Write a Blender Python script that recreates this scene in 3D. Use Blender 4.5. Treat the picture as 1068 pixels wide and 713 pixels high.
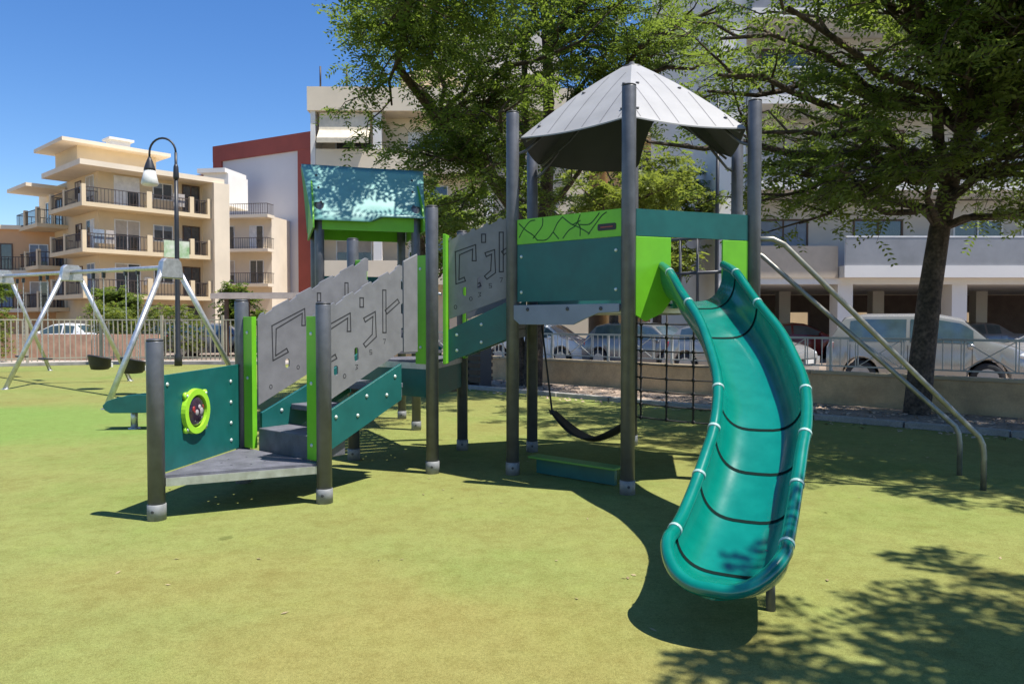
import bpy, bmesh, math, random
import numpy as np
from mathutils import Vector, Matrix, Quaternion
from mathutils.geometry import tessellate_polygon
R = math.radians
for o in list(bpy.data.objects): bpy.data.objects.remove(o)
SC = bpy.context.scene
COL = SC.collection

# ------------------------------------------------------------------ camera, sky, sun, exposure
cd = bpy.data.cameras.new('camera'); cam = bpy.data.objects.new('camera', cd); COL.objects.link(cam)
cd.lens = 26.3; cd.sensor_width = 36; cd.clip_end = 1500; cd.clip_start = 0.05
cam.location = (0, 0, 1.45); cam.rotation_euler = (R(90 - 1.58), 0, 0)
SC.camera = cam
SUN = Vector((0.40, -0.14, 1.0)).normalized()
elev = math.asin(SUN.z); az = math.atan2(SUN.x, SUN.y)
w = bpy.data.worlds.new('World'); SC.world = w; w.use_nodes = True
nt = w.node_tree; bg = nt.nodes['Background']
sky = nt.nodes.new('ShaderNodeTexSky'); sky.sky_type = 'NISHITA'; sky.sun_disc = False
sky.sun_elevation = elev; sky.sun_rotation = az
sky.altitude = 900; sky.air_density = 1.15; sky.dust_density = 0.25; sky.ozone_density = 3.5
hs = nt.nodes.new('ShaderNodeHueSaturation'); hs.inputs['Saturation'].default_value = 1.27; hs.inputs['Hue'].default_value = .509
nt.links.new(sky.outputs[0], hs.inputs['Color']); nt.links.new(hs.outputs[0], bg.inputs[0]); bg.inputs[1].default_value = 0.108
sl = bpy.data.lights.new('sun', 'SUN'); so = bpy.data.objects.new('sun', sl); COL.objects.link(so)
sl.energy = 5.0; sl.angle = R(0.53); sl.color = (1.0, 0.95, 0.87)
so.location = (8, -2, 20); so.rotation_euler = SUN.to_track_quat('Z', 'Y').to_euler()
SC.view_settings.view_transform = 'Standard'; SC.view_settings.look = 'None'
SC.view_settings.gamma = 1; SC.view_settings.exposure = 0.66; SC.view_settings.use_curve_mapping = False
SC.render.engine = 'CYCLES'
SC.render.resolution_x = 1024; SC.render.resolution_y = 683

# ------------------------------------------------------------------ materials
MATS = {}
def mat(name, col, rough=.6, metal=0., var=.12, scale=3., bump=.0, bscale=60., coat=0., spec=.5, col2=None, fine=0.):
    if name in MATS: return MATS[name]
    m = bpy.data.materials.new(name); m.use_nodes = True; n = m.node_tree.nodes; l = m.node_tree.links
    p = n['Principled BSDF']; p.inputs['Roughness'].default_value = rough; p.inputs['Metallic'].default_value = metal
    p.inputs['Specular IOR Level'].default_value = spec
    p.inputs['Coat Weight'].default_value = coat; p.inputs['Coat Roughness'].default_value = .12
    tc = n.new('ShaderNodeTexCoord'); ns = n.new('ShaderNodeTexNoise'); ns.inputs['Scale'].default_value = scale
    ns.inputs['Detail'].default_value = 6; ns.inputs['Roughness'].default_value = .6
    l.new(tc.outputs['Object'], ns.inputs['Vector'])
    cr = n.new('ShaderNodeValToRGB'); e = cr.color_ramp.elements
    c2 = col2 if col2 else tuple(min(1, c*(1+var)) for c in col)
    c1 = tuple(c*(1-var) for c in col) if not col2 else col
    e[0].position = .34; e[1].position = .66
    e[0].color = (*c1, 1); e[1].color = (*c2, 1)
    l.new(ns.outputs['Fac'], cr.inputs['Fac'])
    out = cr.outputs['Color']
    if fine > 0:
        n2 = n.new('ShaderNodeTexNoise'); n2.inputs['Scale'].default_value = bscale; n2.inputs['Detail'].default_value = 3
        l.new(tc.outputs['Object'], n2.inputs['Vector'])
        mr = n.new('ShaderNodeMapRange'); mr.inputs[1].default_value = .3; mr.inputs[2].default_value = .7
        mr.inputs[3].default_value = 1-fine; mr.inputs[4].default_value = 1+fine
        l.new(n2.outputs['Fac'], mr.inputs[0])
        mx = n.new('ShaderNodeMix'); mx.data_type = 'RGBA'; mx.blend_type = 'MULTIPLY'; mx.inputs[0].default_value = 1
        l.new(out, mx.inputs[6]); l.new(mr.outputs[0], mx.inputs[7]); out = mx.outputs[2]
    l.new(out, p.inputs['Base Color'])
    r2 = n.new('ShaderNodeMapRange'); r2.inputs[3].default_value = max(.02, rough-.07); r2.inputs[4].default_value = min(1, rough+.07)
    l.new(ns.outputs['Fac'], r2.inputs[0]); l.new(r2.outputs[0], p.inputs['Roughness'])
    if bump > 0:
        n3 = n.new('ShaderNodeTexNoise'); n3.inputs['Scale'].default_value = bscale; n3.inputs['Detail'].default_value = 4
        l.new(tc.outputs['Object'], n3.inputs['Vector'])
        b = n.new('ShaderNodeBump'); b.inputs['Strength'].default_value = bump; b.inputs['Distance'].default_value = .01
        l.new(n3.outputs['Fac'], b.inputs['Height']); l.new(b.outputs[0], p.inputs['Normal'])
    MATS[name] = m
    return m

TEAL = mat('teal_panel', (.008, .110, .103), .42, var=.14, scale=5, bump=.04, bscale=300)
TEALP = mat('teal_plastic', (.0, .170, .128), .22, var=.10, scale=7, coat=.55, bump=.03, bscale=30)
LIME = mat('lime_panel', (.16, .50, .018), .42, var=.08, scale=5)
LIMEP = mat('lime_plastic', (.34, .68, .04), .35, var=.06)
HPL = mat('grey_panel', (.20, .20, .212), .5, var=.12, scale=6, bump=.05, bscale=250)
GROOVE = mat('engraved_line', (.028, .028, .032), .7)
POST = mat('post_coating', (.115, .12, .135), .42, metal=.25, var=.15, scale=9, bump=.03, bscale=200)
CAP = mat('post_cap', (.05, .052, .06), .5)
DECK = mat('deck_panel', (.12, .12, .145), .55, var=.25, scale=6, bump=.15, bscale=120, fine=.15)
STEEL = mat('galvanised_steel', (.55, .56, .57), .38, metal=.75, var=.16, scale=12)
RAILM = mat('stainless_rail', (.27, .265, .235), .45, metal=.6, var=.2, scale=8)
ROOFP = mat('roof_panel', (.30, .30, .305), .55, var=.08, scale=3, bump=.04)
ROOFU = mat('roof_groove', (.12, .12, .13), .7)
SKIRT = mat('blue_grey_panel', (.22, .25, .32), .45, var=.1)
HUTR = mat('hut_roof_panel', (.16, .36, .33), .42, var=.10, scale=4, coat=.0)
BOLT = mat('bolt_cap', (.55, .62, .60), .35, metal=.3)
BLACK = mat('black_rubber', (.018, .018, .02), .55, var=.2)
ROPE = mat('dark_rope', (.035, .035, .04), .85, var=.3, scale=60)
DARKP = mat('dark_bubble', (.03, .018, .03), .12, var=.5, scale=9, coat=.5)
GLASS = mat('window_glass', (.035, .045, .055), .08, metal=.0, var=.3, spec=.9, coat=.5)
CGLASS = mat('car_glass', (.05, .085, .11), .06, var=.2, spec=1., coat=.8)

def rubber():
    m = bpy.data.materials.new('rubber_surface'); m.use_nodes = True; n = m.node_tree.nodes; l = m.node_tree.links
    p = n['Principled BSDF']; p.inputs['Roughness'].default_value = .93; p.inputs['Specular IOR Level'].default_value = .15
    tc = n.new('ShaderNodeTexCoord')
    def noise(s, d=5, r=.6, off=0):
        mp = n.new('ShaderNodeMapping'); mp.inputs['Location'].default_value = (off, off*.7, 0)
        l.new(tc.outputs['Object'], mp.inputs[0])
        a = n.new('ShaderNodeTexNoise'); a.inputs['Scale'].default_value = s; a.inputs['Detail'].default_value = d; a.inputs['Roughness'].default_value = r
        l.new(mp.outputs[0], a.inputs['Vector']); return a
    def ramp(src, stops):
        c = n.new('ShaderNodeValToRGB'); e = c.color_ramp.elements
        while len(e) < len(stops): e.new(.5)
        for i, (pos, colr) in enumerate(stops): e[i].position = pos; e[i].color = (*colr, 1)
        l.new(src, c.inputs[0]); return c.outputs[0]
    def mix(a, b, f, mode='MIX'):
        x = n.new('ShaderNodeMix'); x.data_type = 'RGBA'; x.blend_type = mode
        if isinstance(f, float): x.inputs[0].default_value = f
        else: l.new(f, x.inputs[0])
        l.new(a, x.inputs[6]); l.new(b, x.inputs[7]); return x.outputs[2]
    base = ramp(noise(.42, 6, .62).outputs['Fac'], [(.32, (.215, .215, .066)), (.50, (.224, .246, .076)), (.68, (.180, .232, .060))])
    wear = ramp(noise(2.6, 8, .7, 7).outputs['Fac'], [(.30, (.90, .84, .80)), (.52, (1, 1, 1)), (.75, (1.06, 1.08, 1.0))])
    c = mix(base, wear, 1.0, 'MULTIPLY')
    # fresher green repair round the swings, brown worn track near the front
    sx = n.new('ShaderNodeSeparateXYZ'); l.new(tc.outputs['Object'], sx.inputs[0])
    def blob(cx, cy, rx, ry):
        mp = n.new('ShaderNodeMapping'); mp.vector_type = 'POINT'
        mp.inputs['Location'].default_value = (-cx/rx, -cy/ry, 0); mp.inputs['Scale'].default_value = (1/rx, 1/ry, 0)
        l.new(tc.outputs['Object'], mp.inputs[0])
        ln = n.new('ShaderNodeVectorMath'); ln.operation = 'LENGTH'; l.new(mp.outputs[0], ln.inputs[0])
        nz = noise(.9, 5, .6, cx)
        ad = n.new('ShaderNodeMath'); ad.operation = 'ADD'; l.new(ln.outputs['Value'], ad.inputs[0]); l.new(nz.outputs['Fac'], ad.inputs[1])
        mr = n.new('ShaderNodeMapRange'); mr.inputs[1].default_value = 1.65; mr.inputs[2].default_value = 1.15
        l.new(ad.outputs[0], mr.inputs[0]); return mr.outputs[0]
    g = n.new('ShaderNodeRGB'); g.outputs[0].default_value = (.125, .27, .05, 1)
    b = n.new('ShaderNodeRGB'); b.outputs[0].default_value = (.27, .215, .07, 1)
    def scaled(x, k):
        q = n.new('ShaderNodeMath'); q.operation = 'MULTIPLY'; q.inputs[1].default_value = k; l.new(x, q.inputs[0]); return q.outputs[0]
    c = mix(c, g.outputs[0], scaled(blob(-8.2, 10.4, 4.2, 2.6), .5))
    c = mix(c, b.outputs[0], scaled(blob(-.2, 2.9, 1.5, 1.2), .5))
    c = mix(c, b.outputs[0], scaled(blob(-1.6, 4.2, 1.2, .5), .25))
    grain = ramp(noise(260, 2, .5).outputs['Fac'], [(.36, (.66, .67, .63)), (.5, (1, 1, 1)), (.66, (1.32, 1.30, 1.32))])
    c = mix(c, grain, .8, 'MULTIPLY')
    gr2 = ramp(noise(55, 3, .6, 3).outputs['Fac'], [(.3, (.78, .78, .72)), (.6, (1.08, 1.08, 1.08))])
    c = mix(c, gr2, .7, 'MULTIPLY')
    scuff = ramp(noise(9, 7, .75, 31).outputs['Fac'], [(.38, (.86, .83, .78)), (.55, (1, 1, 1)), (.72, (1.07, 1.08, 1.1))])
    c = mix(c, scuff, .9, 'MULTIPLY')
    spots = ramp(noise(3.3, 2, .5, 19).outputs['Fac'], [(.72, (1, 1, 1)), (.765, (.55, .58, .5))])
    c = mix(c, spots, .8, 'MULTIPLY')
    l.new(c, p.inputs['Base Color'])
    bp = n.new('ShaderNodeBump'); bp.inputs['Strength'].default_value = .5; bp.inputs['Distance'].default_value = .006
    l.new(noise(230, 3, .6).outputs['Fac'], bp.inputs['Height']); l.new(bp.outputs[0], p.inputs['Normal'])
    return m

def leafmat(name, a, b, tr, trf=.42):
    m = bpy.data.materials.new(name); m.use_nodes = True; n = m.node_tree.nodes; l = m.node_tree.links
    p = n['Principled BSDF']; p.inputs['Roughness'].default_value = .5; p.inputs['Specular IOR Level'].default_value = .35
    ge = n.new('ShaderNodeNewGeometry'); tc = n.new('ShaderNodeTexCoord')
    ns = n.new('ShaderNodeTexNoise'); ns.inputs['Scale'].default_value = .9; ns.inputs['Detail'].default_value = 3
    l.new(tc.outputs['Object'], ns.inputs[0])
    ad = n.new('ShaderNodeMath'); ad.operation = 'MULTIPLY_ADD'; ad.inputs[1].default_value = .4
    l.new(ge.outputs['Random Per Island'], ad.inputs[0]); l.new(ns.outputs['Fac'], ad.inputs[2])
    cr = n.new('ShaderNodeValToRGB'); cr.color_ramp.elements[0].position = .4; cr.color_ramp.elements[1].position = 1.0
    cr.color_ramp.elements[0].color = (*a, 1); cr.color_ramp.elements[1].color = (*b, 1)
    l.new(ad.outputs[0], cr.inputs[0]); l.new(cr.outputs[0], p.inputs['Base Color'])
    t = n.new('ShaderNodeBsdfTranslucent'); t.inputs[0].default_value = (*tr, 1)
    mx = n.new('ShaderNodeMixShader'); mx.inputs[0].default_value = trf
    l.new(p.outputs[0], mx.inputs[1]); l.new(t.outputs[0], mx.inputs[2])
    l.new(mx.outputs[0], n['Material Output'].inputs[0])
    return m

# ------------------------------------------------------------------ building blocks
class Fr:
    """local frame on the ground plan: u along, n outward/right, z up"""
    def __init__(s, o, u, n=None):
        s.o = Vector((o[0], o[1], o[2] if len(o) > 2 else 0)); s.u = Vector((u[0], u[1], 0)).normalized()
        s.n = Vector((n[0], n[1], 0)).normalized() if n else Vector((s.u.y, -s.u.x, 0))
    def p(s, u, n, z): return s.o + s.u*u + s.n*n + Vector((0, 0, z))

class MB:
    def __init__(s): s.v = []; s.f = []; s.mi = []; s.sm = []
    def add(s, vs, fs, mi=0, smooth=False):
        b = len(s.v); s.v += [Vector(x) for x in vs]
        for f in fs: s.f.append([b+i for i in f]); s.mi.append(mi); s.sm.append(smooth)
    def hexa(s, c, mi=0):
        s.add(c, [(0,3,2,1), (4,5,6,7), (0,1,5,4), (1,2,6,5), (2,3,7,6), (3,0,4,7)], mi)
    def box(s, F, u0, u1, n0, n1, z0, z1, mi=0):
        s.hexa([F.p(u0,n0,z0), F.p(u1,n0,z0), F.p(u1,n1,z0), F.p(u0,n1,z0), F.p(u0,n0,z1), F.p(u1,n0,z1), F.p(u1,n1,z1), F.p(u0,n1,z1)], mi)
    def bar(s, a, b, w, h, mi=0):
        a = Vector(a); b = Vector(b); d = (b-a).normalized(); side = d.cross(Vector((0,0,1)))
        if side.length < 1e-4: side = Vector((1,0,0))
        side.normalize(); up = side.cross(d)
        c = []
        for q in (a, b):
            for x, y in ((-1,-1), (1,-1), (1,1), (-1,1)): c.append(q + side*x*w/2 + up*y*h/2)
        s.hexa([c[0],c[1],c[2],c[3],c[4],c[5],c[6],c[7]], mi)
    def tube(s, pts, rad, n=10, mi=0, cap=True, closed=False, smooth=True):
        pts = [Vector(p) for p in pts]; k = len(pts)
        if not hasattr(rad, '__len__'): rad = [rad]*k
        rings = []; prev = None
        for i in range(k):
            if closed: t = (pts[(i+1) % k] - pts[i-1])
            elif i == 0: t = pts[1]-pts[0]
            elif i == k-1: t = pts[-1]-pts[-2]
            else: t = (pts[i+1]-pts[i]).normalized() + (pts[i]-pts[i-1]).normalized()
            t.normalize()
            if prev is None:
                a = t.cross(Vector((0,0,1)))
                if a.length < .01: a = t.cross(Vector((0,1,0)))
            else: a = prev - t*prev.dot(t)
            a.normalize(); prev = a; b = t.cross(a)
            rings.append([pts[i] + (a*math.cos(2*math.pi*j/n) + b*math.sin(2*math.pi*j/n))*rad[i] for j in range(n)])
        vs = [x for r_ in rings for x in r_]; fs = []
        for i in range(k if closed else k-1):
            i2 = (i+1) % k
            for j in range(n): fs.append((i*n+j, i*n+(j+1) % n, i2*n+(j+1) % n, i2*n+j))
        s.add(vs, fs, mi, smooth)
        if cap and not closed:
            s.add(rings[0], [tuple(range(n))[::-1]], mi); s.add(rings[-1], [tuple(range(n))], mi)
    def lathe(s, c, prof, n=20, mi=0, axis=None, smooth=True):
        c = Vector(c); ax = Vector(axis).normalized() if axis else Vector((0,0,1))
        a = ax.cross(Vector((0,0,1)))
        if a.length < .01: a = Vector((1,0,0))
        a.normalize(); b = ax.cross(a); vs = []; fs = []
        for r_, z in prof:
            for j in range(n):
                t = 2*math.pi*j/n; vs.append(c + ax*z + (a*math.cos(t)+b*math.sin(t))*r_)
        for i in range(len(prof)-1):
            for j in range(n): fs.append((i*n+j, i*n+(j+1) % n, (i+1)*n+(j+1) % n, (i+1)*n+j))
        s.add(vs, fs, mi, smooth)
        if prof[0][0] > 1e-4: s.add(vs[:n], [tuple(range(n))[::-1]], mi)
        if prof[-1][0] > 1e-4: s.add(vs[-n:], [tuple(range(n))], mi)
    def prism(s, outline, o, ax, ay, t, holes=(), mi=0, centre=True):
        """outline (a,b) in the plane o+ax*a+ay*b, thickness t along ax x ay"""
        o = Vector(o); ax = Vector(ax); ay = Vector(ay); nz = ax.cross(ay).normalized()
        loops = [outline] + list(holes)
        flat = [p for lp in loops for p in lp]
        tris = tessellate_polygon([[Vector((a, b, 0)) for a, b in lp] for lp in loops])
        off = -t/2 if centre else 0
        top = [o + ax*a + ay*b + nz*(off+t) for a, b in flat]; bot = [o + ax*a + ay*b + nz*off for a, b in flat]
        N = len(flat); fs = [tuple(x) for x in tris] + [tuple(N+i for i in x)[::-1] for x in tris]
        b0 = 0
        for lp in loops:
            k = len(lp)
            for i in range(k): fs.append((b0+i, b0+(i+1) % k, N+b0+(i+1) % k, N+b0+i))
            b0 += k
        s.add(top+bot, fs, mi)
    def ball(s, c, r_, mi=0, n=8, sq=(1,1,1)):
        c = Vector(c); vs = []; fs = []; m_ = n//2
        for i in range(m_+1):
            for j in range(n):
                a = math.pi*i/m_; t = 2*math.pi*j/n
                vs.append(c + Vector((math.sin(a)*math.cos(t)*r_*sq[0], math.sin(a)*math.sin(t)*r_*sq[1], math.cos(a)*r_*sq[2])))
        for i in range(m_):
            for j in range(n): fs.append((i*n+j, i*n+(j+1) % n, (i+1)*n+(j+1) % n, (i+1)*n+j))
        s.add(vs, fs, mi, True)
    def build(s, name, mats, parent=None, bevel=0, recalc=True):
        if not isinstance(mats, (list, tuple)): mats = [mats]
        inv = Matrix.Identity(4)
        if parent is not None: inv = XF[parent.name].inverted()
        me = bpy.data.meshes.new(name)
        me.from_pydata([tuple(inv @ x) for x in s.v], [], s.f)
        for m in mats: me.materials.append(m)
        me.polygons.foreach_set('material_index', s.mi); me.polygons.foreach_set('use_smooth', s.sm)
        if recalc:
            b = bmesh.new(); b.from_mesh(me); bmesh.ops.remove_doubles(b, verts=b.verts, dist=1e-5)
            bmesh.ops.recalc_face_normals(b, faces=b.faces); b.to_mesh(me); b.free()
        o = bpy.data.objects.new(name, me); COL.objects.link(o)
        if parent is not None: o.parent = parent; XF[o.name] = XF[parent.name]
        else: XF[o.name] = Matrix.Identity(4)
        if bevel:
            bm_ = o.modifiers.new('bevel', 'BEVEL'); bm_.width = bevel; bm_.segments = 2; bm_.limit_method = 'ANGLE'; bm_.angle_limit = R(40)
        return o
XF = {}
def tag(o, label, cat=None, group=None, kind=None):
    if label: o['label'] = label
    if cat: o['category'] = cat
    if group: o['group'] = group
    if kind: o['kind'] = kind
    return o
def thing(name, loc, label, cat, group=None, rz=0):
    o = bpy.data.objects.new(name, None); COL.objects.link(o); o.location = loc; o.rotation_euler = (0, 0, rz)
    o.empty_display_size = .3
    XF[o.name] = Matrix.Translation(Vector(loc)) @ Matrix.Rotation(rz, 4, 'Z')
    return tag(o, label, cat, group)
def kids(o): return [c for c in bpy.data.objects if c.parent == o]
def copy_thing(root, loc, rz, label, group=None):
    r_ = root.copy(); COL.objects.link(r_); r_.location = loc; r_.rotation_euler = (0, 0, rz); r_['label'] = label
    if group: r_['group'] = group
    for ch in kids(root):
        c = ch.copy(); COL.objects.link(c); c.parent = r_
        for g in kids(ch):
            d = g.copy(); COL.objects.link(d); d.parent = c
    return r_
def rr(cx, cy, w_, h_, r_, n=3):
    out = []
    for qx, qy, a0 in ((1,1,0), (-1,1,90), (-1,-1,180), (1,-1,270)):
        for k in range(n+1):
            a = R(a0 + 90*k/n); out.append((cx+qx*(w_/2-r_)+math.cos(a)*r_, cy+qy*(h_/2-r_)+math.sin(a)*r_))
    return out

# ------------------------------------------------------------------ the setting
def sheet(name, pts, z, m):
    b = MB(); b.prism(pts, (0,0,z), (1,0,0), (0,1,0), .001, centre=False)
    return tag(b.build(name, m), None, kind='structure')
def wl(c, x): return (x, (c - .68*x)/.73)          # a point on the oblique boundary lines
EARTH = mat('dry_earth', (.24, .185, .14), .95, var=.35, scale=1.6, bump=.6, bscale=30, fine=.35)
PAVE = mat('pale_paving', (.40, .355, .30), .85, var=.14, scale=1.2, bump=.2, bscale=40, fine=.1)
ASPH = mat('asphalt', (.115, .115, .118), .9, var=.2, scale=.7, bump=.4, bscale=90, fine=.2)
KERB = mat('kerb_concrete', (.30, .285, .26), .9, var=.2, scale=3, bump=.3, bscale=60, fine=.15)
sheet('ground', [(-400,-60), (400,-60), (400,600), (-400,600)], -.06, EARTH)
sheet('playground_surface', [(-22,-8), wl(11.05, 22.5), wl(11.05, 4.57), wl(11.05, -5.6), (-6.9,25.0), (-13.9,25.0), (-22,21.3)][:], 0, rubber())
sheet('planting_strip', [wl(11.2, 16), wl(11.2, -7.0), wl(13.45, -7.6), wl(13.45, 18)], -.012, EARTH)
sheet('pavement', [wl(13.6, 26), wl(13.6, -7.6), (-7.7,25.6), (-40,25.6), (-40,28.2), (-6.5,28.2), wl(16.3, -5.5), wl(16.3, 26)], -.02, PAVE)
sheet('street', [wl(16.3, 40), wl(16.3, -5.5), (-6.5,28.2), (-60,28.2), (-60,48), (-10,48), (-2,36), (4,27.3), (7,26.6), (60,26.6)], -.10, ASPH)
b = MB()
for i in range(30):
    x0 = -5.4 + i*.9*.73*1.37; 
    if x0 > 20: break
    x1 = x0 + .88
    a = Vector((*wl(11.13, x0), .03)); c = Vector((*wl(11.13, x1), .03)); b.bar(a, c, .14, .10)
tag(b.build('kerb', KERB, bevel=.012), None, kind='structure')
b = MB(); b.bar((*wl(16.3, -5.5), -.045), (*wl(16.3, 26), -.045), .16, .12); tag(b.build('street_kerb', KERB), None, kind='structure')

b = MB(); rl0 = random.Random(77)
for i in range(420):
    x = rl0.uniform(-4, 7); y = rl0.uniform(3.2, 14)**1.0
    if .68*x+.73*y > 10.9 or (rl0.random() > (y/14)): continue
    p = Vector((x, y, .006)); a = rl0.uniform(0, 6.28); s_ = rl0.uniform(.010, .024)
    u = Vector((math.cos(a), math.sin(a), rl0.uniform(-.1, .3)))*s_; v = Vector((-math.sin(a), math.cos(a), rl0.uniform(-.1, .3)))*s_*.45
    b.add([p-u, p-v, p+u, p+v], [(0,1,2,3)])
tag(b.build('scattered_leaves', mat('pale_dry_leaf', (.20, .15, .07), .8, col2=(.42, .34, .18), scale=9), recalc=False), 'small dry leaflets scattered over the rubber surface', 'leaves', kind='stuff')
# fallen leaves in the planting strip
rng = random.Random(5); b = MB()
for i in range(2600):
    x = rng.uniform(-5, 12); c = rng.uniform(11.25, 13.2) if rng.random() < .8 else rng.uniform(10.6, 11.2)
    p = Vector((*wl(c, x), .004 + (0.002 if c > 11.2 else .004))); a = rng.uniform(0, 6.28); s_ = rng.uniform(.02, .05)
    u = Vector((math.cos(a), math.sin(a), rng.uniform(-.1, .5)))*s_; v = Vector((-math.sin(a), math.cos(a), rng.uniform(-.1, .4)))*s_*.6
    b.add([p-u, p-v, p+u, p+v], [(0,1,2,3)])
tag(b.build('leaf_litter', mat('dry_leaves', (.36, .24, .15), .8, col2=(.60, .47, .38), scale=9), recalc=False), 'dry brown fallen leaves scattered under the trees by the wall', 'leaves', kind='stuff')

# low ochre wall with coping, and railing on top
wall = thing('low_wall', (*wl(13.52, 2), 0), 'low ochre garden wall along the street under the trees', 'wall')
OCHRE = mat('ochre_render', (.50, .36, .20), .85, var=.2, scale=2.2, bump=.25, bscale=35, fine=.08)
FW = Fr((*wl(13.6, 14), 0), (-.7317, .6816))
L = 29.3
b = MB(); b.box(FW, 0, L, 0, .2, -.05, .50); b.build('wall_body', OCHRE, wall)
b = MB()
for i in range(15): b.box(FW, i*L/15+.006, (i+1)*L/15-.006, -.03, .23, .502, .56)
b.build('coping', mat('coping_stone', (.42, .34, .22), .8, var=.12, bump=.2), wall, bevel=.01)
rl = thing('wall_railing', (*wl(13.6, 2), .56), 'pale grey metal railing with crossed bars on top of the ochre wall', 'railing')
RM = mat('railing_paint', (.42, .42, .40), .5, metal=.3, var=.1)
b = MB(); b.box(FW, 0, L, .08, .12, 1.13, 1.17); b.box(FW, 0, L, .085, .115, .64, .665); b.build('rail', RM, rl)
nb = 18
for i in range(nb+1):
    b = MB(); u = i*L/nb; b.box(FW, u-.02, u+.02, .075, .125, .561, 1.131); b.build('post', RM, rl)
for i in range(nb):
    b = MB(); u0 = i*L/nb+.03; u1 = (i+1)*L/nb-.03; um = (u0+u1)/2
    for k in range(1, 12):
        if 4 <= k <= 8: continue
        u = u0+(u1-u0)*k/12; b.box(FW, u-.007, u+.007, .092, .108, .665, 1.131)
    b.bar(FW.p(um-.34, .1, .67), FW.p(um+.34, .1, 1.125), .014, .014); b.bar(FW.p(um+.34, .104, .67), FW.p(um-.34, .104, 1.125), .014, .014)
    for u in (um-.35, um+.35): b.box(FW, u-.009, u+.009, .09, .11, .665, 1.131)
    b.build('bar_panel', RM, rl)

# picket fence on the far left
PF = mat('picket_paint', (.38, .34, .27), .6, var=.15, scale=2)
fence = thing('picket_fence', (-13.8, 25.2, 0), 'cream metal picket fence behind the swings', 'fence')
segs = [((-27.0,18.6), (-13.85,25.2)), ((-13.85,25.2), (-7.75,25.35))]
b = MB()
for a, c in segs:
    F = Fr(a, (c[0]-a[0], c[1]-a[1])); LL = math.dist(a, c); b.box(F, 0, LL, -.08, .08, -.05, .10)
b.build('plinth', KERB, fence)
for a, c in segs:
    F = Fr(a, (c[0]-a[0], c[1]-a[1])); LL = math.dist(a, c); nn = round(LL/2.05)
    for i in range(nn+1):
        b = MB(); u = i*LL/nn; b.box(F, u-.04, u+.04, -.04, .04, .10, 1.66); b.build('post', PF, fence)
        if i < nn:
            b = MB(); u0 = u+.041; u1 = (i+1)*LL/nn-.041
            b.box(F, u0, u1, -.015, .015, .22, .26); b.box(F, u0, u1, -.015, .015, 1.48, 1.52)
            for k in range(13):
                uu = u0+(k+.5)*(u1-u0)/13; b.box(F, uu-.016, uu+.016, -.012, .012, .14, 1.475); 
            b.build('picket_panel', PF, fence)

# terracotta wall and hedges beyond the fence
b = MB(); b.box(Fr((-26, 28.6), (1, 0)), 0, 12.5, -.2, .05, -.1, .95)
tag(b.build('terracotta_wall', mat('terracotta_render', (.50, .30, .20), .85, var=.2, bump=.3, bscale=20)), 'low pinkish terracotta wall behind the picket fence', 'wall')

# ------------------------------------------------------------------ foliage
def fast_mesh(name, V, Fq, m, parent=None):
    me = bpy.data.meshes.new(name); nv = len(V); nf = len(Fq)
    if parent is not None:
        off = XF[parent.name].translation; V = V - np.array(off)
    me.vertices.add(nv); me.vertices.foreach_set('co', V.astype(np.float32).ravel())
    me.loops.add(nf*4); me.loops.foreach_set('vertex_index', Fq.astype(np.int32).ravel())
    me.polygons.add(nf); me.polygons.foreach_set('loop_start', np.arange(0, nf*4, 4, dtype=np.int32)); me.polygons.foreach_set('loop_total', np.full(nf, 4, dtype=np.int32))
    me.materials.append(m); me.update(); me.validate()
    o = bpy.data.objects.new(name, me); COL.objects.link(o)
    if parent is not None: o.parent = parent; XF[o.name] = XF[parent.name]
    else: XF[o.name] = Matrix.Identity(4)
    return o
def norm(a): return a/np.maximum(1e-6, np.linalg.norm(a, axis=-1, keepdims=True))
def fronds(P, D, rs, flen=.34, pairs=6, ll=.11, lw=.04):
    P = np.array(P); D = norm(np.array(D)); n = len(P)
    up = np.array([0, 0, 1.]) + rs.normal(0, .35, (n, 3)); S = norm(np.cross(D, up)); N = np.cross(S, D)
    fl = flen*rs.uniform(.7, 1.25, (n, 1)); quads = []
    for k in range(pairs):
        t = (k+.6)/pairs
        base = P + D*fl*t - np.array([0, 0, 1.])*(fl*.35*t*t)
        for sg in (-1, 1):
            dr = norm(S*sg + D*.45 + N*rs.normal(0, .25, (n, 1)) - np.array([0, 0, .15]))
            l_ = ll*(1-.35*abs(t-.5))*rs.uniform(.75, 1.15, (n, 1)); wd = norm(np.cross(dr, N + rs.normal(0, .3, (n, 3))))*lw*.5
            quads.append(np.stack([base, base+dr*l_*.45+wd, base+dr*l_, base+dr*l_*.45-wd], 1))
    V = np.concatenate(quads, 0).reshape(-1, 3)
    return V, np.arange(len(V)).reshape(-1, 4)
BARK = mat('bark', (.075, .055, .04), .95, var=.55, scale=5, bump=1., bscale=22, fine=.5)
def wob(a, c, n, amp, rn, sag=0):
    a = Vector(a); c = Vector(c); L_ = (c-a).length; pts = []
    j = Vector((0,0,0))
    for i in range(n+1):
        t = i/n; e = math.sin(math.pi*t)
        if 0 < i < n: j = Vector((rn.gauss(0,1), rn.gauss(0,1), rn.gauss(0,.7)))*amp*L_
        else: j = Vector((0,0,0))
        pts.append(a.lerp(c, t) + j + Vector((0,0,sag*e*L_)))
    return pts
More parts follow.
